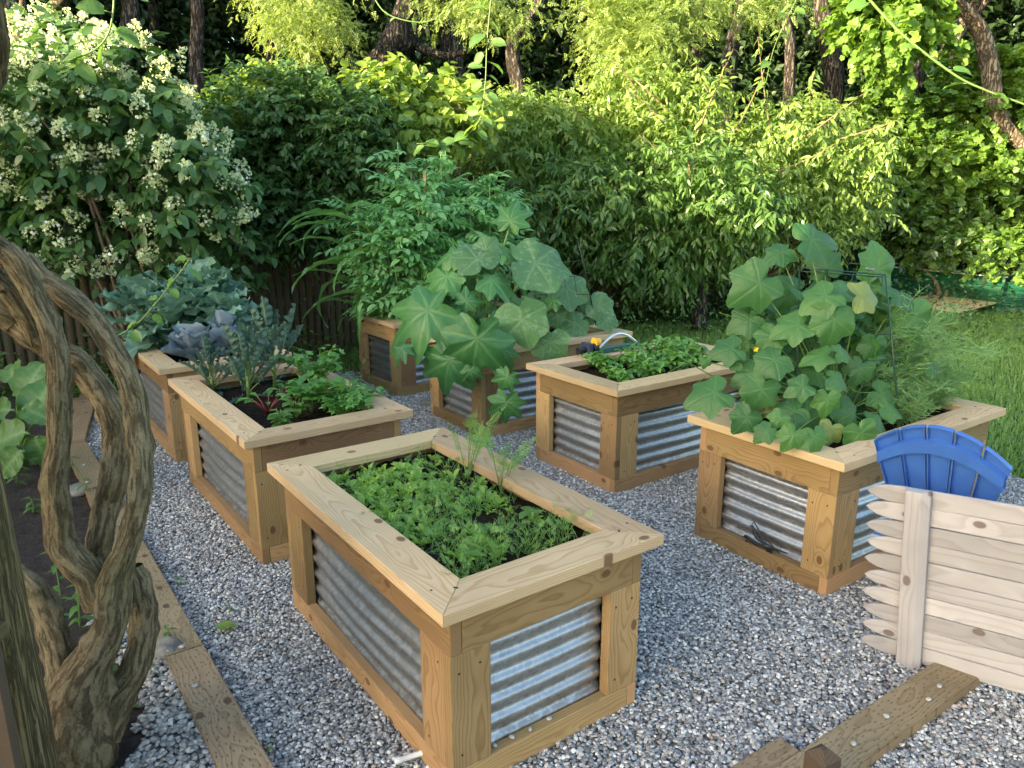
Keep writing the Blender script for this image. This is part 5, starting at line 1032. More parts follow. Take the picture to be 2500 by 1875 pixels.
for pts in [((1160, 1020), (1100, 1060), (1140, 1110)), ((1300, 800), (1370, 600), (1540, 650)), ((1270, 1080), (1320, 1200), (1290, 1290)), ((1250, 1060), (1350, 1130), (1490, 1160)), ((1240, 1060), (1330, 1180), (1410, 1200)), ((1350, 830), (1460, 740), (1530, 710)), ((660, 800), (720, 900), (710, 990)), ((1520, 790), (1600, 890), (1860, 800)), ((1720, 600), (1800, 650), (1830, 780)), ((1740, 880), (1960, 860), (2190, 930)), ((1200, 1160), (1150, 1200), (1110, 1250)), ((590, 700), (430, 800), (320, 770), (170, 680)), ((340, 690), (180, 710), (60, 770)), ((300, 790), (240, 830), (210, 860)), ((1480, 640), (1560, 800), (1700, 900)), ((700, 740), (560, 800), (400, 790)), ((380, 400), (600, 460), (830, 470)), ((1100, 700), (1180, 860), (1300, 880)), ((1000, 240), (1020, 420), (1060, 620)), ((1120, 880), (1150, 980), (1260, 1060)), ((740, 1080), (800, 1110), (840, 1060))]:
    ps = spline([at(*c6(*p), 3.30 if p[1] > 850 else 3.55) for p in pts], 16); mb.tube(ps, .0028 if len(pts) > 3 else .0019, 5)
put(mb, 'tendrils', M['weed'], ck)
mb = MB()
for p in ((740, 1140), (600, 620)):
    c = at(*c6(*p), 3.2 if p[1] > 900 else 3.5); a_ = np.arange(5)*1.2566+.3; mb.inst(T_simple(.7, -.2, .1, 2), np.repeat([c], 5, 0), frames(np.stack([np.cos(a_), -.5+np.zeros(5), np.sin(a_)], 1), np.tile([0, -1., .6], (5, 1))), .017)
put(mb, 'flowers', M['cukeflower'], ck)
tr = thing('wire_trellis', ckb, 'green wire A-frame trellis with the cucumber vine', 'trellis'); mb = MB()
def w6(x, y, dy): return at(*c6(x, y), 3.72+dy)
A1, A2 = w6(865, 130, 0), w6(1380, 175, -.02); B1, B2 = w6(840, 1000, -.25), w6(1450, 900, -.30); Cb1, Cb2 = w6(1000, 900, .5), w6(1330, 840, .5)
wire(mb, [A1, A2], .0035); wire(mb, [A2, B2], .004); wire(mb, [A1, B1], .004); wire(mb, [A1+[0, .03, 0], Cb1], .003); wire(mb, [A2+[0, .03, 0], Cb2], .003); wire(mb, [A1+[0, .02, -.02], A2+[0, .02, -.012]], .003); wire(mb, [w6(1190, 165, .05), w6(1060, 620, -.2)], .003); wire(mb, [w6(1310, 340, .1), w6(1250, 480, .1)], .003)
for f in (.28, .5, .7): wire(mb, [A1*(1-f)+B1*f, A2*(1-f)+B2*f], .0025)
for f in (.33, .66): wire(mb, [A1*(1-f)+A2*f, B1*(1-f)+B2*f], .0022)
put(mb, 'frame', M['wire'], tr); mb = MB()
for x0 in (960, 1265):
    q = [w6(x0+k*2.2, 138+k*.3+(9 if k % 2 else -9), -.004) for k in range(24)]; mb.tube(q, .0016, 4)
wt = put(mb, 'wire_ties', M['alu'], tr); wt.parent = [o for o in tr.children if o.name.startswith('frame')][0]
# feathery dill at the right end of the cucumber bed
for n_, (x_, y_, h_, lb) in enumerate([(.68, .50, .70, 'feathery dill rising behind the cucumber leaves'), (.82, .60, .66, 'tallest feathery dill at the right end of the cucumber bed'), (.90, .35, .50, 'low dill spilling toward the right rim of the cucumber bed'), (.62, .30, .34, 'low dill beside the blue chair back'), (.93, .62, .60, 'broad dill plume at the far right corner of the cucumber bed'), (.74, .72, .66, 'dill plume at the back rim of the cucumber bed')]):
    b = bedpt(6, x_, y_, soil_z()); th = thing('dill_plant', b, lb, 'dill', 'dill plants in the cucumber bed'); mb = MB()
    for s in range(16):
        a_ = s*.8+n_; sp_ = rng.uniform(.1, .8); d = nrm([math.cos(a_)*sp_, math.sin(a_)*sp_, 1]); L = h_*rng.uniform(.5, 1.05); q = spline([b, b+d*L*.5, b+d*L+[d[0]*.1, d[1]*.1, -.05]], 12); mb.tube(q, np.linspace(.003, .001, 12), 4, cap=False)
        for j in range(int(30*h_/.5)):
            p = q[rng.integers(2, 12)]; a2 = rng.random()*6.28; f = nrm([math.cos(a2), math.sin(a2), rng.uniform(-.1, .9)]); l = rng.uniform(.05, .11); e = p+f*l
            mb.tube([p, p+f*l*.5, e], [.0017, .0015, .0012], 3, cap=False)
            for k in range(5):
                g = nrm(f+rng.normal(0, .45, 3)); p2 = p+f*l*(.3+.15*k); mb.tube([p2, p2+g*l*.42], [.0014, .0011], 3, cap=False)
    put(mb, 'fronds', M['dill'], th)

# ------------------------------------------------------------------ shrubs behind
def shrub(name, label, cat, lobes, nt_, k, T, size, mat, base, droop=.5, Ln=.22, inner=.55, group=None, curve=.3, trunk=None, limb_r=.03, nl=6, limb_mat='twig', stems=False, updir=.35, spread=.9, flat=.6, jit=.25, extra=None):
    th = thing(name, base, label, cat, group); P, D, idx = lobe_points(lobes, nt_, inner); D = nrm(D+np.array([0, 0, updir])+rng.normal(0, jit, D.shape)); keep = P[:, 2] > .05; mb = MB(); sm = MB() if stems else None
    twigs(mb, P[keep], D[keep], Ln*rng.uniform(.6, 1.3, keep.sum()), k, T, size, droop, spread, None, curve)
    if extra: extra(mb)
    put(mb, 'foliage', M[mat], th); lm = MB(); limbs(lm, base, lobes, limb_r, nl); put(lm, 'branches', M[limb_mat], th)
    if trunk: tb = MB(); tb.tube(spline(trunk[0], 14), np.linspace(*trunk[1], 14), 12, jit=.12); put(tb, 'trunk', M['bark'], th)
    return th
# hydrangea with cream panicles
hl = rand_lobes([(-60, 360), (50, 240), (140, 135), (250, 130), (310, 210), (400, 280), (450, 370), (470, 460), (410, 540), (250, 570), (60, 510), (-60, 430)], 30, (.22, .34), 6.3, .35)
hl += [(at(u, v, 6.2), (.32, .30, .24)) for u, v in ((420, 545), (310, 570), (190, 560), (80, 540), (0, 500), (480, 480))]
hyd = shrub('hydrangea_bush', 'big hydrangea bush full of cream flower panicles at the left', 'hydrangea', hl, 1000, 9, L_hyd, .115, 'hyd', np.array([-3.1, 6.3, 0]), .45, .26, .45, updir=.25, limb_r=.02, nl=16)
bm = bmesh.new(); bmesh.ops.create_icosphere(bm, subdivisions=1, radius=1); V0 = np.array([v.co[:] for v in bm.verts]); Lf = np.array([v.index for f in bm.faces for v in f.verts]); Cf = np.full(len(bm.faces), 3); bm.free(); T_floret = (V0*[1, 1, .7], Lf, Cf, np.zeros(len(V0)))
P, D, idx = lobe_points(hl, 6000, 1.04); C_ = np.array([l[0] for l in hl]); R_ = np.array([l[1] for l in hl]); out = ((((P[:, None]-C_[None])/R_[None])**2).sum(2) > .92).all(1); P, D = P[out], D[out]; D = nrm(D+[0, -.1, .55]); keep = (D[:, 1] < .30)|(D[:, 2] > .75); P, D = P[keep], D[keep]; sel = []
for j in range(len(P)):
    if all(np.linalg.norm(P[j]-P[q]) > .135 for q in sel): sel.append(j)
    if len(sel) > 235: break
P, D = P[sel], D[sel]; mb = MB()
for p, d in zip(P, D):
    L = rng.uniform(.11, .20); n = int(120*L/.17*rng.uniform(.5, 1.1)); t_ = rng.random(n)**1.3; rad = .055*(1-t_)**.8+.012; a_ = rng.random(n)*6.28; s1 = nrm(np.cross(d, [.3, .1, 1])); s2 = np.cross(d, s1); q = p+d*.04+d[None]*(t_*L)[:, None]+(np.cos(a_)*rad)[:, None]*s1+(np.sin(a_)*rad)[:, None]*s2
    mb.inst(T_diamond(.9, .2, .1), q, frames(rng.normal(0, 1, (n, 3)), rng.normal(0, 1, (n, 3))+[0, -.6, .8]), rng.uniform(.017, .031, n), rng.random(n)*.76)
    m_ = int(rng.integers(3, 12)); mb.inst(L_round, q[:m_]+rng.normal(0, .004, (m_, 3)), frames(rng.normal(0, 1, (m_, 3)), nrm(q[:m_]-p-d*L*.3)), .017, np.full(m_, .9))
put(mb, 'flower_panicles', M['panicle'], hyd)
# dense dark shrub
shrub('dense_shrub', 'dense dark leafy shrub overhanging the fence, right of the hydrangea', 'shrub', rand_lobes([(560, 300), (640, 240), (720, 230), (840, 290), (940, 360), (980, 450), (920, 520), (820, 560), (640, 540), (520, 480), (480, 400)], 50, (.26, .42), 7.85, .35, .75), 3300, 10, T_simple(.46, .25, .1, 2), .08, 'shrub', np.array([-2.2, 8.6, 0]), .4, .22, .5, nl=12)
shrub('small_shrub', 'shaded shrub with broad leaves at the foot of the dark fence', 'shrub', [(at(u, v, 6.6), (.22, .22, .2)) for u, v in ((500, 700), (560, 640), (450, 650))], 120, 8, L_hyd, .10, 'shrub', np.array([-2.5, 6.7, 0]), .3, .2, .4, nl=3, limb_r=.01)
# yellow-green climbing vine on top
shrub('climbing_vine', 'bright yellow-green climbing vine on top of the shrubs in the middle', 'climber', rand_lobes([(850, 260), (960, 200), (1080, 210), (1160, 250), (1190, 300), (1090, 330), (960, 330), (870, 300)], 13, (.16, .26), 8.3, .3), 560, 8, L_heart, .105, 'vineleaf', np.array([-.9, 9.0, 0]), .6, .24, .5, nl=6, limb_r=.02)
shrub('climbing_vine', 'light green vine tangled along the top of the dense dark shrub', 'climber', rand_lobes([(500, 300), (600, 230), (700, 190), (760, 210), (660, 250), (560, 290)], 9, (.10, .18), 8.0, .3), 300, 8, L_heart, .075, 'vineleaf', np.array([-2.6, 9.0, 0]), .5, .24, .4, nl=5, limb_r=.012)
# mid shade shrub behind tomatoes
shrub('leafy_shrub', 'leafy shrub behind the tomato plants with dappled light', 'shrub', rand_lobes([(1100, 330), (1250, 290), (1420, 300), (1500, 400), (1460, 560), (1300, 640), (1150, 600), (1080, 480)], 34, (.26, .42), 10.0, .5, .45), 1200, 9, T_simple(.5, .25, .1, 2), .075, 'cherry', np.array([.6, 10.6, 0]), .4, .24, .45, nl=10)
# small fruit tree with drooping leaves
ft = [tuple(gz(1510*K, 712*K)), tuple(at(1512*K, 640*K, 9.5)), tuple(at(1500*K, 590*K, 9.5)), tuple(at(1520*K, 480*K, 9.6))]
shrub('fruit_tree', 'small tree with drooping narrow leaves and a furrowed trunk behind the strawberry bed', 'tree', rand_lobes([(1330, 460), (1450, 400), (1650, 380), (1800, 420), (1850, 540), (1800, 640), (1640, 640), (1480, 650), (1380, 600)], 34, (.24, .40), 9.3, .5, .5), 1650, 10, L_narrow, .098, 'cherry', np.array(ft[2]), .6, .30, .35, nl=18, trunk=(ft, (.10, .07)), limb_r=.030, updir=0., curve=.4, jit=.45)
# big sunlit shrub-tree
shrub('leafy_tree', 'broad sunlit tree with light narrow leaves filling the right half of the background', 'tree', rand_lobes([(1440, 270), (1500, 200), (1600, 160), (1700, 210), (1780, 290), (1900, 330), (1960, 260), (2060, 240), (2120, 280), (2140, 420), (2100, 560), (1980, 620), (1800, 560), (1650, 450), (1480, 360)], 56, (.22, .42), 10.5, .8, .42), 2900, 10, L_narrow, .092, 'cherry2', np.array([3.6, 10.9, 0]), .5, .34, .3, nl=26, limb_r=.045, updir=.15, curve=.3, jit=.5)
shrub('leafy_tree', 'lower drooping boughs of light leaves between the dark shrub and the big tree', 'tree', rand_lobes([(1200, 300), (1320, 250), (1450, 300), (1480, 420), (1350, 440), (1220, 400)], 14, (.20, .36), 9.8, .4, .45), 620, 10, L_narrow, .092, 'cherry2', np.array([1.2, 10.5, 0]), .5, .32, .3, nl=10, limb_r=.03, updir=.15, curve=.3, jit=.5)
def shoots_on(name_obj, pts, mat, size=.11, T=L_narrow):
    mb = MB(); lm = MB()
    for (u0, v0, u1, v1, y) in pts:
        q = spline([at(u0, v0, y), at((u0+u1)/2+rng.uniform(-12, 12), (v0+v1)/2, y-.1), at(u1, v1, y-.15)], 20); lm.tube(q, np.linspace(.012, .003, 20), 5)
        for j in range(26):
            p = q[min(19, int(j/26*20))]; s_ = 1 if j % 2 else -1; F = [s_*rng.uniform(.4, 1), rng.normal(0, .5), rng.uniform(-.9, .2)]; mb.inst(T, [p], frames([F], [[0, -.5, 1.]]+rng.normal(0, .4, (1, 3))), np.array([size*rng.uniform(.7, 1.3)]))
    put(mb, 'shoot_leaves', M[mat], name_obj); put(lm, 'shoots', M['twig'], name_obj)
big_tree = [o for o in COL.objects if o.get('label', '').startswith('broad sunlit tree')][0]
shoots_on(big_tree, [(1700, 330, 1790, 120, 9.6), (1790, 330, 1880, 130, 9.7), (1880, 320, 1850, 90, 9.8), (1960, 340, 2120, 220, 9.5), (1560, 230, 1490, 140, 9.7), (1620, 300, 1520, 210, 9.4), (1450, 330, 1380, 250, 9.4), (2050, 340, 2200, 290, 9.6), (1750, 260, 1700, 160, 9.6), (1900, 420, 2040, 350, 9.3), (1650, 420, 1560, 330, 9.2), (1980, 280, 1990, 170, 9.8)], 'cherry2')
# rounded grape-like vine mass on the right
shrub('bramble_thicket', 'thicket of rounded vine leaves hanging over the green edging at the right edge', 'thicket', rand_lobes([(2120, 280), (2250, 200), (2420, 160), (2560, 200), (2600, 580), (2400, 590), (2220, 580), (2100, 520)], 56, (.28, .52), 12.6, .6, .6), 3000, 9, L_round, .085, 'grape', np.array([7.5, 13.2, 0]), .3, .30, .5, nl=16, limb_r=.04)
shrub('ivy_heap', 'rounded leaves spilling over the top of the tall green edging', 'climber', [(g1+(g0-g1)*f+np.array([0, .35, .85]), (.4, .3, .22)) for f in (0., .25, .5, .75, 1.)]+[(g0+np.array([x, .15, .74]), (.4, .3, .25)) for x in (.5, 1.1)], 300, 8, L_round, .11, 'grape', g0+np.array([-.5, .6, 0]), .2, .25, .3, nl=3)

# locust trees: feathery crowns and trunks
T_loc = compound(T_diamond(.6), 4, .26, 70, 1., False)
def forest_tree(name, label, path, radii, lobes=None, mat='locust', nt_=500, size=.14, bark='bark', T=T_loc, k=6, limbs_=None):
    base = np.array(path[0]); th = thing(name, base, label, 'tree', 'woodland trees behind the garden'); tb = MB(); n = 46; sp_ = spline(path, n); R = np.interp(np.linspace(0, 1, n), np.linspace(0, 1, len(radii)), radii); sides = 22; a = np.linspace(0, 6.283, sides, endpoint=False); rings = []
    ph = rng.random()*6
    for i in range(n):
        rr = R[i]*(1+.10*np.sin(a*3+i*.1+ph)+.06*np.sin(a*7+i*.25)+rng.normal(0, .03, sides)); rings.append(sp_[i]+np.stack([np.cos(a)*rr, np.sin(a)*rr, np.zeros(sides)], 1))
    L = []
    for i in range(n-1):
        for j in range(sides): q = (j+1) % sides; L += [i*sides+j, i*sides+q, (i+1)*sides+q, (i+1)*sides+j]
    tb.add(np.concatenate(rings), L, [4]*((n-1)*sides)); put(tb, 'trunk', M[bark], th)
    if limbs_:
        lb = MB()
        for pts, r in limbs_: lb.tube(spline(pts, 16), np.linspace(r, r*.5, 16), 8, jit=.15)
        put(lb, 'limb', M[bark], th)
    if lobes:
        P, D, idx = lobe_points(lobes, nt_, .4); mb = MB(); D = nrm(D+rng.normal(0, .3, D.shape)); twigs(mb, P, D, .35, k, T, size, .35, .9); put(mb, 'crown', M[mat], th)
    return th
def tpath(pts, y):                                     # (view u, view v) list at depth y, foot dropped to the ground
    p = [at(u*K, v*K, y) for u, v in pts]; f = p[0].copy(); f[2] = 0; return [f]+p
YT = 12.5
forest_tree('locust_tree', 'massive leaning furrowed trunk at the top centre with sunlit feathery foliage', tpath([(815, 200), (860, 90), (900, -10), (950, -150), (1000, -350)], YT), [.34, .32, .30, .28, .2, .12], rand_lobes([(660, -60), (800, -60), (810, 40), (770, 110), (680, 60)], 8, (.28, .45), 11.2, .5, .5), nt_=480, limbs_=[([at(900*K, 100*K, YT), at(960*K, 120*K, YT-.2), at(1010*K, 110*K, YT-.4)], .07), ([at(870*K, 150*K, YT), at(930*K, 190*K, YT), at(960*K, 200*K, YT)], .12)])
forest_tree('locust_tree', 'straight grey trunk just right of the massive leaning one', tpath([(985, 200), (975, 100), (965, -20), (960, -300)], 13.0), [.17, .16, .16, .15, .1], rand_lobes([(1080, -80), (1240, -80), (1230, 15), (1100, 30)], 6, (.22, .36), 11.0, .4, .5), nt_=260)
forest_tree('locust_tree', 'twin trunk fork at the top right of centre behind the sunlit tree', tpath([(1800, 240), (1795, 120), (1780, 60), (1770, -30), (1750, -300)], 12.8), [.17, .15, .15, .13, .11, .08], rand_lobes([(1500, -80), (1900, -60), (1900, 0), (1700, 20), (1600, 90), (1500, 60)], 13, (.28, .45), 11.0, .5, .5), nt_=700, limbs_=[([at(1800*K, 140*K, 12.8), at(1822*K, 80*K, 12.9), at(1835*K, -30*K, 13)], .13)])
forest_tree('locust_tree', 'slanting brown trunk in the upper right background', tpath([(1935, 340), (1968, 200), (1995, 60), (2010, -40), (2030, -250)], 12.6), [.15, .14, .14, .13, .12, .08], limbs_=[([at(1830*K, 120*K, 12), at(1860*K, 105*K, 11.9), at(1900*K, 30*K, 11.8)], .03)])
forest_tree('locust_tree', 'thin trunk behind the sunlit crown, right of centre', tpath([(1570, 200), (1585, 90), (1602, 20), (1620, -150)], 12.9), [.13, .12, .11, .10, .07], rand_lobes([(1480, 0), (1620, -20), (1640, 90), (1560, 170), (1480, 130)], 9, (.25, .42), 10.8, .5, .5), nt_=480)
forest_tree('curved_tree', 'sunlit pale curved trunk bending out of the thicket at the top right', tpath([(2250, 380), (2190, 300), (2150, 240), (2138, 150), (2115, 60), (2050, -10), (1950, -80)], 11.9), [.16, .15, .14, .13, .125, .12, .11, .10], bark='barklit', lobes=rand_lobes([(2120, -40), (2230, -40), (2230, 120), (2150, 60)], 5, (.35, .5), 10.6, .3), mat='grape', T=L_round, size=.08, nt_=320, k=9)
forest_tree('pale_tree', 'pale barked tree in the upper left corner with a sunlit branch', tpath([(25, 300), (22, 150), (15, 60), (0, -40), (-30, -200)], 8.4), [.14, .13, .12, .11, .10, .08], bark='barklit', limbs_=[([at(30*K, 95*K, 8.4), at(70*K, 60*K, 8.3), at(105*K, 25*K, 8.2), at(150*K, -20*K, 8.1)], .09), ([at(28*K, 60*K, 8.4), at(45*K, 30*K, 8.3), at(50*K, -20*K, 8.3)], .04)])
forest_tree('dark_tree', 'dark trunk standing in the shaded wood above the hydrangea', tpath([(432, 250), (424, 120), (428, 20), (405, -150)], 13.5), [.12, .11, .11, .10, .08])
for n_, (u, y, r, lb) in enumerate([(560, 16, .14, 'dark trunk in the wood above the dense shrub'), (1130, 15, .14, 'shaded trunk in the wood behind the hanging vine'), (1290, 17, .12, 'dim trunk deep in the darkest part of the wood'), (1490, 16.5, .16, 'dim trunk between the centre and the sunlit feathery tree'), (1700, 15, .10, 'thin trunk with bare twigs near the twin trunk'), (2080, 16, .18, 'dark trunk behind the pale curved tree'), (250, 15, .16, 'trunk in the wood above the hydrangea, left'), (330, 16.5, .1, 'thin dark trunk deep behind the hydrangea')]):
    forest_tree('dark_tree', lb, tpath([(u, 260), (u+rng.uniform(-30, 30), 100), (u+rng.uniform(-50, 50), 0), (u+rng.uniform(-80, 80), -120), (u+rng.uniform(-120, 120), -300)], y), [r, r, r*.9, r*.8, r*.5])
# wood beyond as one mass of leaves
def mass(name, n, box, size, mat, label, zfun=None, gap=.0, T=None, layers=True):
    (x0, x1), (y0, y1), (z0, z1) = box; C = np.stack([rng.uniform(x0, x1, n), rng.uniform(y0, y1, n), z0+(z1-z0)*rng.random(n)**.9], 1); k = 26; P = (C[:, None]+rng.normal(0, 1, (n, k, 3))*[.55, .4, .22]).reshape(-1, 3)
    if gap:
        g = np.sin(P[:, 0]*1.3+2)*np.sin(P[:, 2]*1.7+1)+.5*np.sin(P[:, 0]*3.1+P[:, 2]*2.3); P = P[(g < gap) | (P[:, 2] < 3.4)]
    N_ = len(P); F = rng.normal(0, 1, (N_, 3))*[1, 1, .5]+[0, 0, -.35]; mb = MB(); mb.inst(T or L_tiny, P, frames(F, rng.normal(0, .4, (N_, 3))+[0, -.2, 1]), size*rng.uniform(.6, 1.3, N_)); return tag(mb.build(name, M[mat]), label, 'foliage', None, 'stuff')
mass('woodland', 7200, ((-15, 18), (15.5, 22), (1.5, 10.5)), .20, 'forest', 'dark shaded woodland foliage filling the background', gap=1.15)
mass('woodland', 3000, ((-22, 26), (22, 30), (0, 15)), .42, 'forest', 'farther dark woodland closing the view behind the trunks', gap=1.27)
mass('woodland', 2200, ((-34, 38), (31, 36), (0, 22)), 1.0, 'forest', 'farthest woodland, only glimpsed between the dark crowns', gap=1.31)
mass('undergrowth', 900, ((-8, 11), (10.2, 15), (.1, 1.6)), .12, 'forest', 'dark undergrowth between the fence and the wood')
mass('ground_cover', 420, ((-4, 6.5), (8.3, 11.5), (.02, .12)), .06, 'cover', 'low shaded weeds under the small tree and along the fence')
mass('ground_cover', 150, ((-5.5, -1.6), (6.2, 7.6), (.02, .10)), .06, 'cover', 'low weeds behind the broccoli bed along the dark fence')

# ------------------------------------------------------------------ lawn grass
def blades(poly, n, h, name, label, mat='grass'):
    P0 = np.array(poly); P = np.stack([rng.uniform(P0[:, 0].min(), P0[:, 0].max(), n), rng.uniform(P0[:, 1].min(), P0[:, 1].max(), n)], 1); P = P[inpoly(P, poly) & ~in_planter(P, 0)]; m_ = len(P); a = rng.random(m_)*6.283; h_ = h*rng.uniform(.5, 1.3, m_)*(1+.35*np.sin(P[:, 0]*3)*np.cos(P[:, 1]*2.3)); w_ = .0035+.002*rng.random(m_); ln = rng.uniform(.1, .8, m_)
    V = np.zeros((m_, 5, 3)); d = np.stack([np.cos(a), np.sin(a)], 1); pr = np.stack([-d[:, 1], d[:, 0]], 1)
    V[:, 0, :2] = P-pr*w_[:, None]; V[:, 1, :2] = P+pr*w_[:, None]; md = P+d*(h_*ln*.3)[:, None]; V[:, 2, :2] = md+pr*w_[:, None]*.8; V[:, 3, :2] = md-pr*w_[:, None]*.8; V[:, 2:4, 2] = (h_*.6)[:, None]; V[:, 4, :2] = P+d*(h_*ln)[:, None]; V[:, 4, 2] = h_*(1-ln*.3); V[:, :, 2] -= .045
    L = (np.array([0, 1, 2, 3, 3, 2, 4])[None]+(np.arange(m_)*5)[:, None]).ravel(); mb = MB(); mb.add(V.reshape(-1, 3), L, np.tile([4, 3], m_), np.repeat(rng.random(m_), 5)); return tag(mb.build(name, M[mat], None, False), label, 'grass', None, 'stuff')
blades([(2.9, 4.75), (3.3, 3.9), (3.35, 2.9), (6, 3), (11, 9), (9.5, 11.5), (5.5, 13), (4.2, 9.4), (2.2, 6.3)], 230000, .075, 'lawn_grass', 'bright green lawn grass at the right side')
blades([(-.95, 7.45), (.2, 7.15), (1.9, 6.1), (2.2, 6.3), (4.2, 9.4), (3.5, 10.5), (-1, 8.6)], 60000, .07, 'lawn_grass', 'shaded grass strip behind the squash and strawberry beds')
blades([(-3.25, 6.25), (-.95, 7.45), (-1.2, 8.2), (-3.8, 6.9)], 16000, .08, 'lawn_grass', 'shaded grass strip behind the left beds')

# ------------------------------------------------------------------ left foreground plants
def broad(u, v, y, items, label, mat='rhub', Ts=None, name='burdock_plant', cat='plant', stem=.012, sizef=1.):
    b = np.array(gz(u, v)); th = thing(name, b, label, cat); big_leaves(th, b, items, Ts or T_bd, M[mat], y, 'leaves', stem, sizef=sizef)
T_bd = [T_grid(lambda t: .15+.72*math.sin(math.pi*min(1, .12+t*.87))**.8, 14, 10, b_, .045, 3, .12, seed=s, midw=.05) for s, b_ in ((2, .7), (3, 1.0), (4, .4))]
broad(60, 1145, 4.0, [(60, 960, 200, 75, .1, .9), (85, 1010, 230, 80, 0, .95), (45, 1060, 230, 190, -.2, .5), (65, 1000, 150, 350, -.35, .5), (30, 920, 140, 110, .2, .7), (40, 1110, 170, 230, -.3, .6), (90, 1080, 170, 290, -.2, .8), (15, 1000, 150, 160, -.1, .6)], 'big coarse leaved burdock behind the log post at the left edge', sizef=.85)
def weed(u, v, h, n, label, y=None, size=.045, mat='weed', lean=(0, 0), T=None):
    b = np.array(gz(u, v)) if y is None else at(u, v, y); th = thing('weed_plant', b, label, 'weed'); mb = MB(); sm = MB(); tip = b+np.array([lean[0], lean[1], h]); q = spline([b, b*.5+tip*.5+[.01, 0, 0], tip], 12); sm.tube(q, np.linspace(.0045, .002, 12), 6)
    for j in range(n):
        f = (j+1)/n; p = q[min(11, int(f*11))]; a_ = j*2.2; mb.inst(T or T_simple(.42, .5, .12, 3), [p], frames([[math.cos(a_), math.sin(a_)*.7, .15]], [[0, 0, 1.]]), np.array([size*rng.uniform(.8, 1.3)]))
    put(mb, 'leaves', M[mat], th); put(sm, 'stem', M['stem'], th)
weed(292, 1768, .50, 17, 'tall thin weed with pointed leaves in front of the vine trunks', size=.05)
weed(345, 1655, .16, 10, 'small weed at the edge of the pebbles beside the vine', size=.045)
weed(195, 1530, .28, 16, 'leafy weed between the two lower vine trunks', size=.055)
weed(150, 1500, .30, 12, 'weed seen behind the left vine trunk', size=.055)
weed(80, 1250, .08, 8, 'small weed on the dark soil left of the vine', size=.06)
weed(410, 1575, .09, 9, 'tiny weed sprouting between timber and gravel', size=.03)
weed(130, 1200, .12, 12, 'low weed on the soil behind the left vine trunk', size=.06)
weed(265, 1320, .10, 9, 'weed by the flat pale stones', size=.06)
weed(40, 1180, .15, 10, 'weed on the soil by the burdock', size=.07)
weed(438, 1432, .05, 6, 'tiny weed on the gravel beside the left timber', size=.022)
weed(560, 1500, .04, 5, 'tiny weed poking through the gravel near the pale fallen leaf', size=.02)
weed(225, 1215, .32, 9, 'thin green shoot leaning in front of the second trunk', size=.05, lean=(-.13, .0))
# long grass behind the vine
def tuft(pts, label, h, n=80):
    th = thing('grass_tuft', pts[0], label, 'grass', 'long grass tufts at the left'); mb = MB(); T = T_grid(lambda t: .045*(1-t)**.5, 8, 2, 1.6, 0, cup=.3)
    b = np.array([pts[rng.integers(len(pts))]+np.append(rng.normal(0, .12, 2), 0) for _ in range(n)]); a = rng.random(n)*6.28; el = rng.uniform(.8, 1.4, n); mb.inst(T, b, frames(np.stack([np.cos(a)*np.cos(el), np.sin(a)*np.cos(el), np.sin(el)], 1), np.stack([-np.cos(a), -np.sin(a), .4+a*0], 1)), h*rng.uniform(.6, 1.2, n)); put(mb, 'blades', M['shrub'], th)
tuft([gz(250, 960), gz(210, 950), gz(290, 960)], 'long dark grass seen between the vine trunks', .42, 130); tuft([gz(60, 900), gz(100, 905), gz(20, 905)], 'long dark grass under the horizontal vine trunk', .35, 150)
# hanging leafy shoots close to the camera
def shoot(pts, y, label, n, size, mat='vineleaf', droopy=True, hang=True, T=None):
    q = spline([at(u*K, v*K, y) for u, v in pts], 60); th = thing('hanging_vine', q[0], label, 'climber', 'leafy shoots hanging into the view'); sm = MB(); sm.tube(q, np.linspace(.0035, .0022, 60), 6); mb = MB()
    for j in range(n):
        f = (j+.5)/n; p = q[int(f*59)]; s_ = 1 if j % 2 else -1; F = [s_*rng.uniform(.5, 1), rng.normal(0, .4), rng.uniform(-.7, .2)]; e = p+nrm(F)*size*.3; sm.tube([p, e], .0012, 4); mb.inst(T or L_heartb, [e], frames([F], [[0, -.7, .8]]+rng.normal(0, .3, (1, 3))), np.array([size*rng.uniform(.7, 1.2)]))
    put(mb, 'leaves', M[mat], th); put(sm, 'stem', M['stem'], th)
L_heartb = T_grid(lambda t: .66*math.sin(math.pi*min(1, .16+t*.84))**.8, 7, 6, .5, .02, 2, .15, midw=.07, vein=.5)
M['vineleaf2'] = leafmat('hanging vine leaf', (.06, .15, .04), (.12, .24, .05), .45, .45, vein=(.16, .27, .08))
shoot([(1062, -20), (1052, 90), (1048, 180), (1035, 260), (985, 305), (900, 310)], 5.2, 'long hanging vine with heart shaped leaves at the top centre', 26, .10, 'vineleaf2')
shoot([(1870, -10), (1950, 75), (2060, 160), (2130, 195), (2212, 225), (2300, 260)], 2.2, 'green shoot with grey-green leaves crossing the top right corner', 9, .055, 'weed')
shoot([(245, -60), (245, 20), (230, 80), (190, 115), (110, 135), (30, 108), (-40, 100)], 2.6, 'leafy shoot dangling over the hydrangea at the top left', 13, .085, 'vineleaf2')
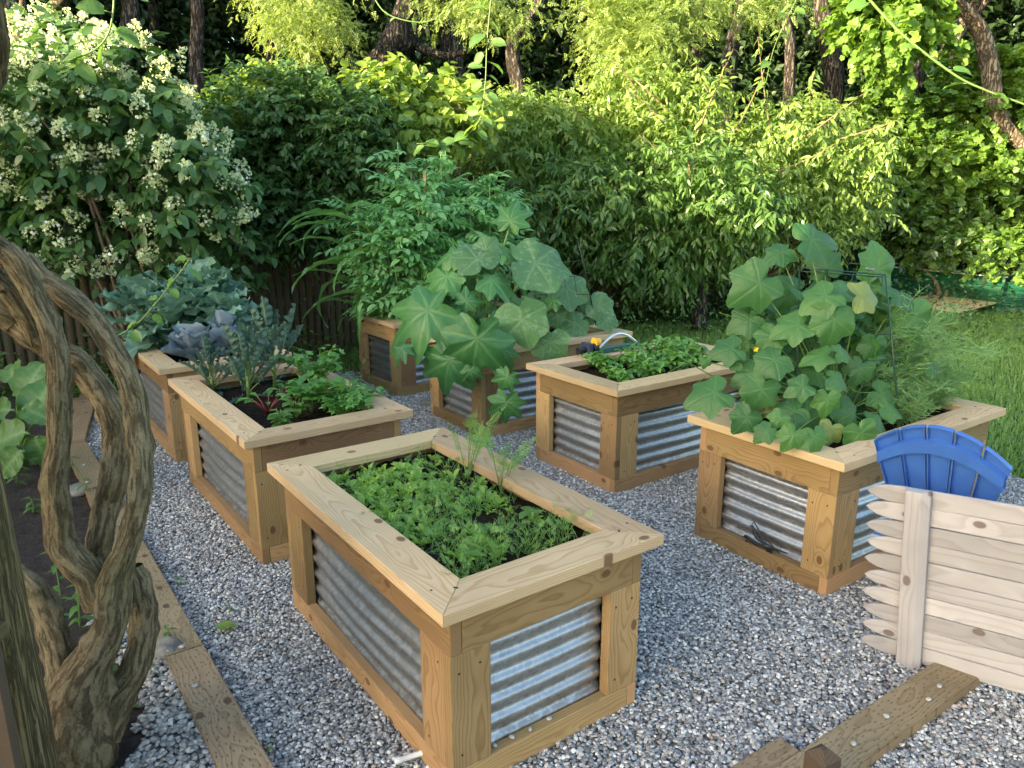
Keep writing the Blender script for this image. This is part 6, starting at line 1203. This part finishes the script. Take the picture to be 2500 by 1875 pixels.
shoot([(800, -20), (830, 25), (880, 45), (930, 45), (970, 15), (985, -20)], 4.6, 'pale looping vine stem at the top edge', 8, .035, 'vineleaf2')
shoot([(1730, -20), (1700, 40), (1670, 110), (1650, 200)], 9.0, 'sunlit upright shoot in front of the locust trunks', 14, .13, 'vineleaf2')
shoot([(420, 690), (385, 745), (330, 800), (290, 850), (258, 895)], 2.35, 'thin leafy vine shoot crossing in front of the broccoli', 0, .05, 'weed') if False else None
q = [(1130*.4069*0+460, 640), (430, 680), (380, 745), (320, 810), (285, 830)]
shoot([(u/K, v/K) for u, v in [(465, 630), (435, 672), (385, 735), (335, 790), (283, 822)]], 2.6, 'thin leafy vine shoot crossing in front of the broccoli', 9, .06, 'weed')

# ------------------------------------------------------------------ off to the left, outside the picture: unseen house and wood, added to cast shade on the beds and background
hs = thing('shade_house', (-13.5, -2, 0), 'unseen house added outside the picture on the left to cast the shadow over the garden', 'house')
def hbox(nm, c, h, mat): mb = MB(); mb.box(c, h); return mb.build(nm, mat, hs, False)
M['siding'] = plain('beige siding', (.45, .42, .36), .8); M['roof'] = plain('grey shingles', (.10, .10, .10), .9); M['glass'] = plain('window glass', (.03, .04, .05), .1)
HT = 3.65
hbox('wall', (0, 0, HT/2), (3, 9.5, HT/2), M['siding'])
bm = bmesh.new(); pr = [(-3.3, HT), (3.3, HT), (0, HT+1.1)]; f = bm.faces.new([bm.verts.new((x, -9.8, z)) for x, z in pr]); ex = bmesh.ops.extrude_face_region(bm, geom=[f]); bmesh.ops.translate(bm, vec=(0, 19.6, 0), verts=[g for g in ex['geom'] if isinstance(g, bmesh.types.BMVert)]); bmesh.ops.recalc_face_normals(bm, faces=bm.faces[:]); mb = MB(); mb.bm(bm); mb.build('roof', M['roof'], hs, False)
for y_ in (-6, -2, 2, 6): hbox('window', (3.01, y_, 1.7), (.03, .5, .7), M['glass'])
mass('woodland', 2600, ((-27, -15), (5, 26), (0, 16)), .55, 'forest', 'tall dark wood added outside the picture on the left to shade the trees behind')  # unseen trees added to keep low sun off the background wood
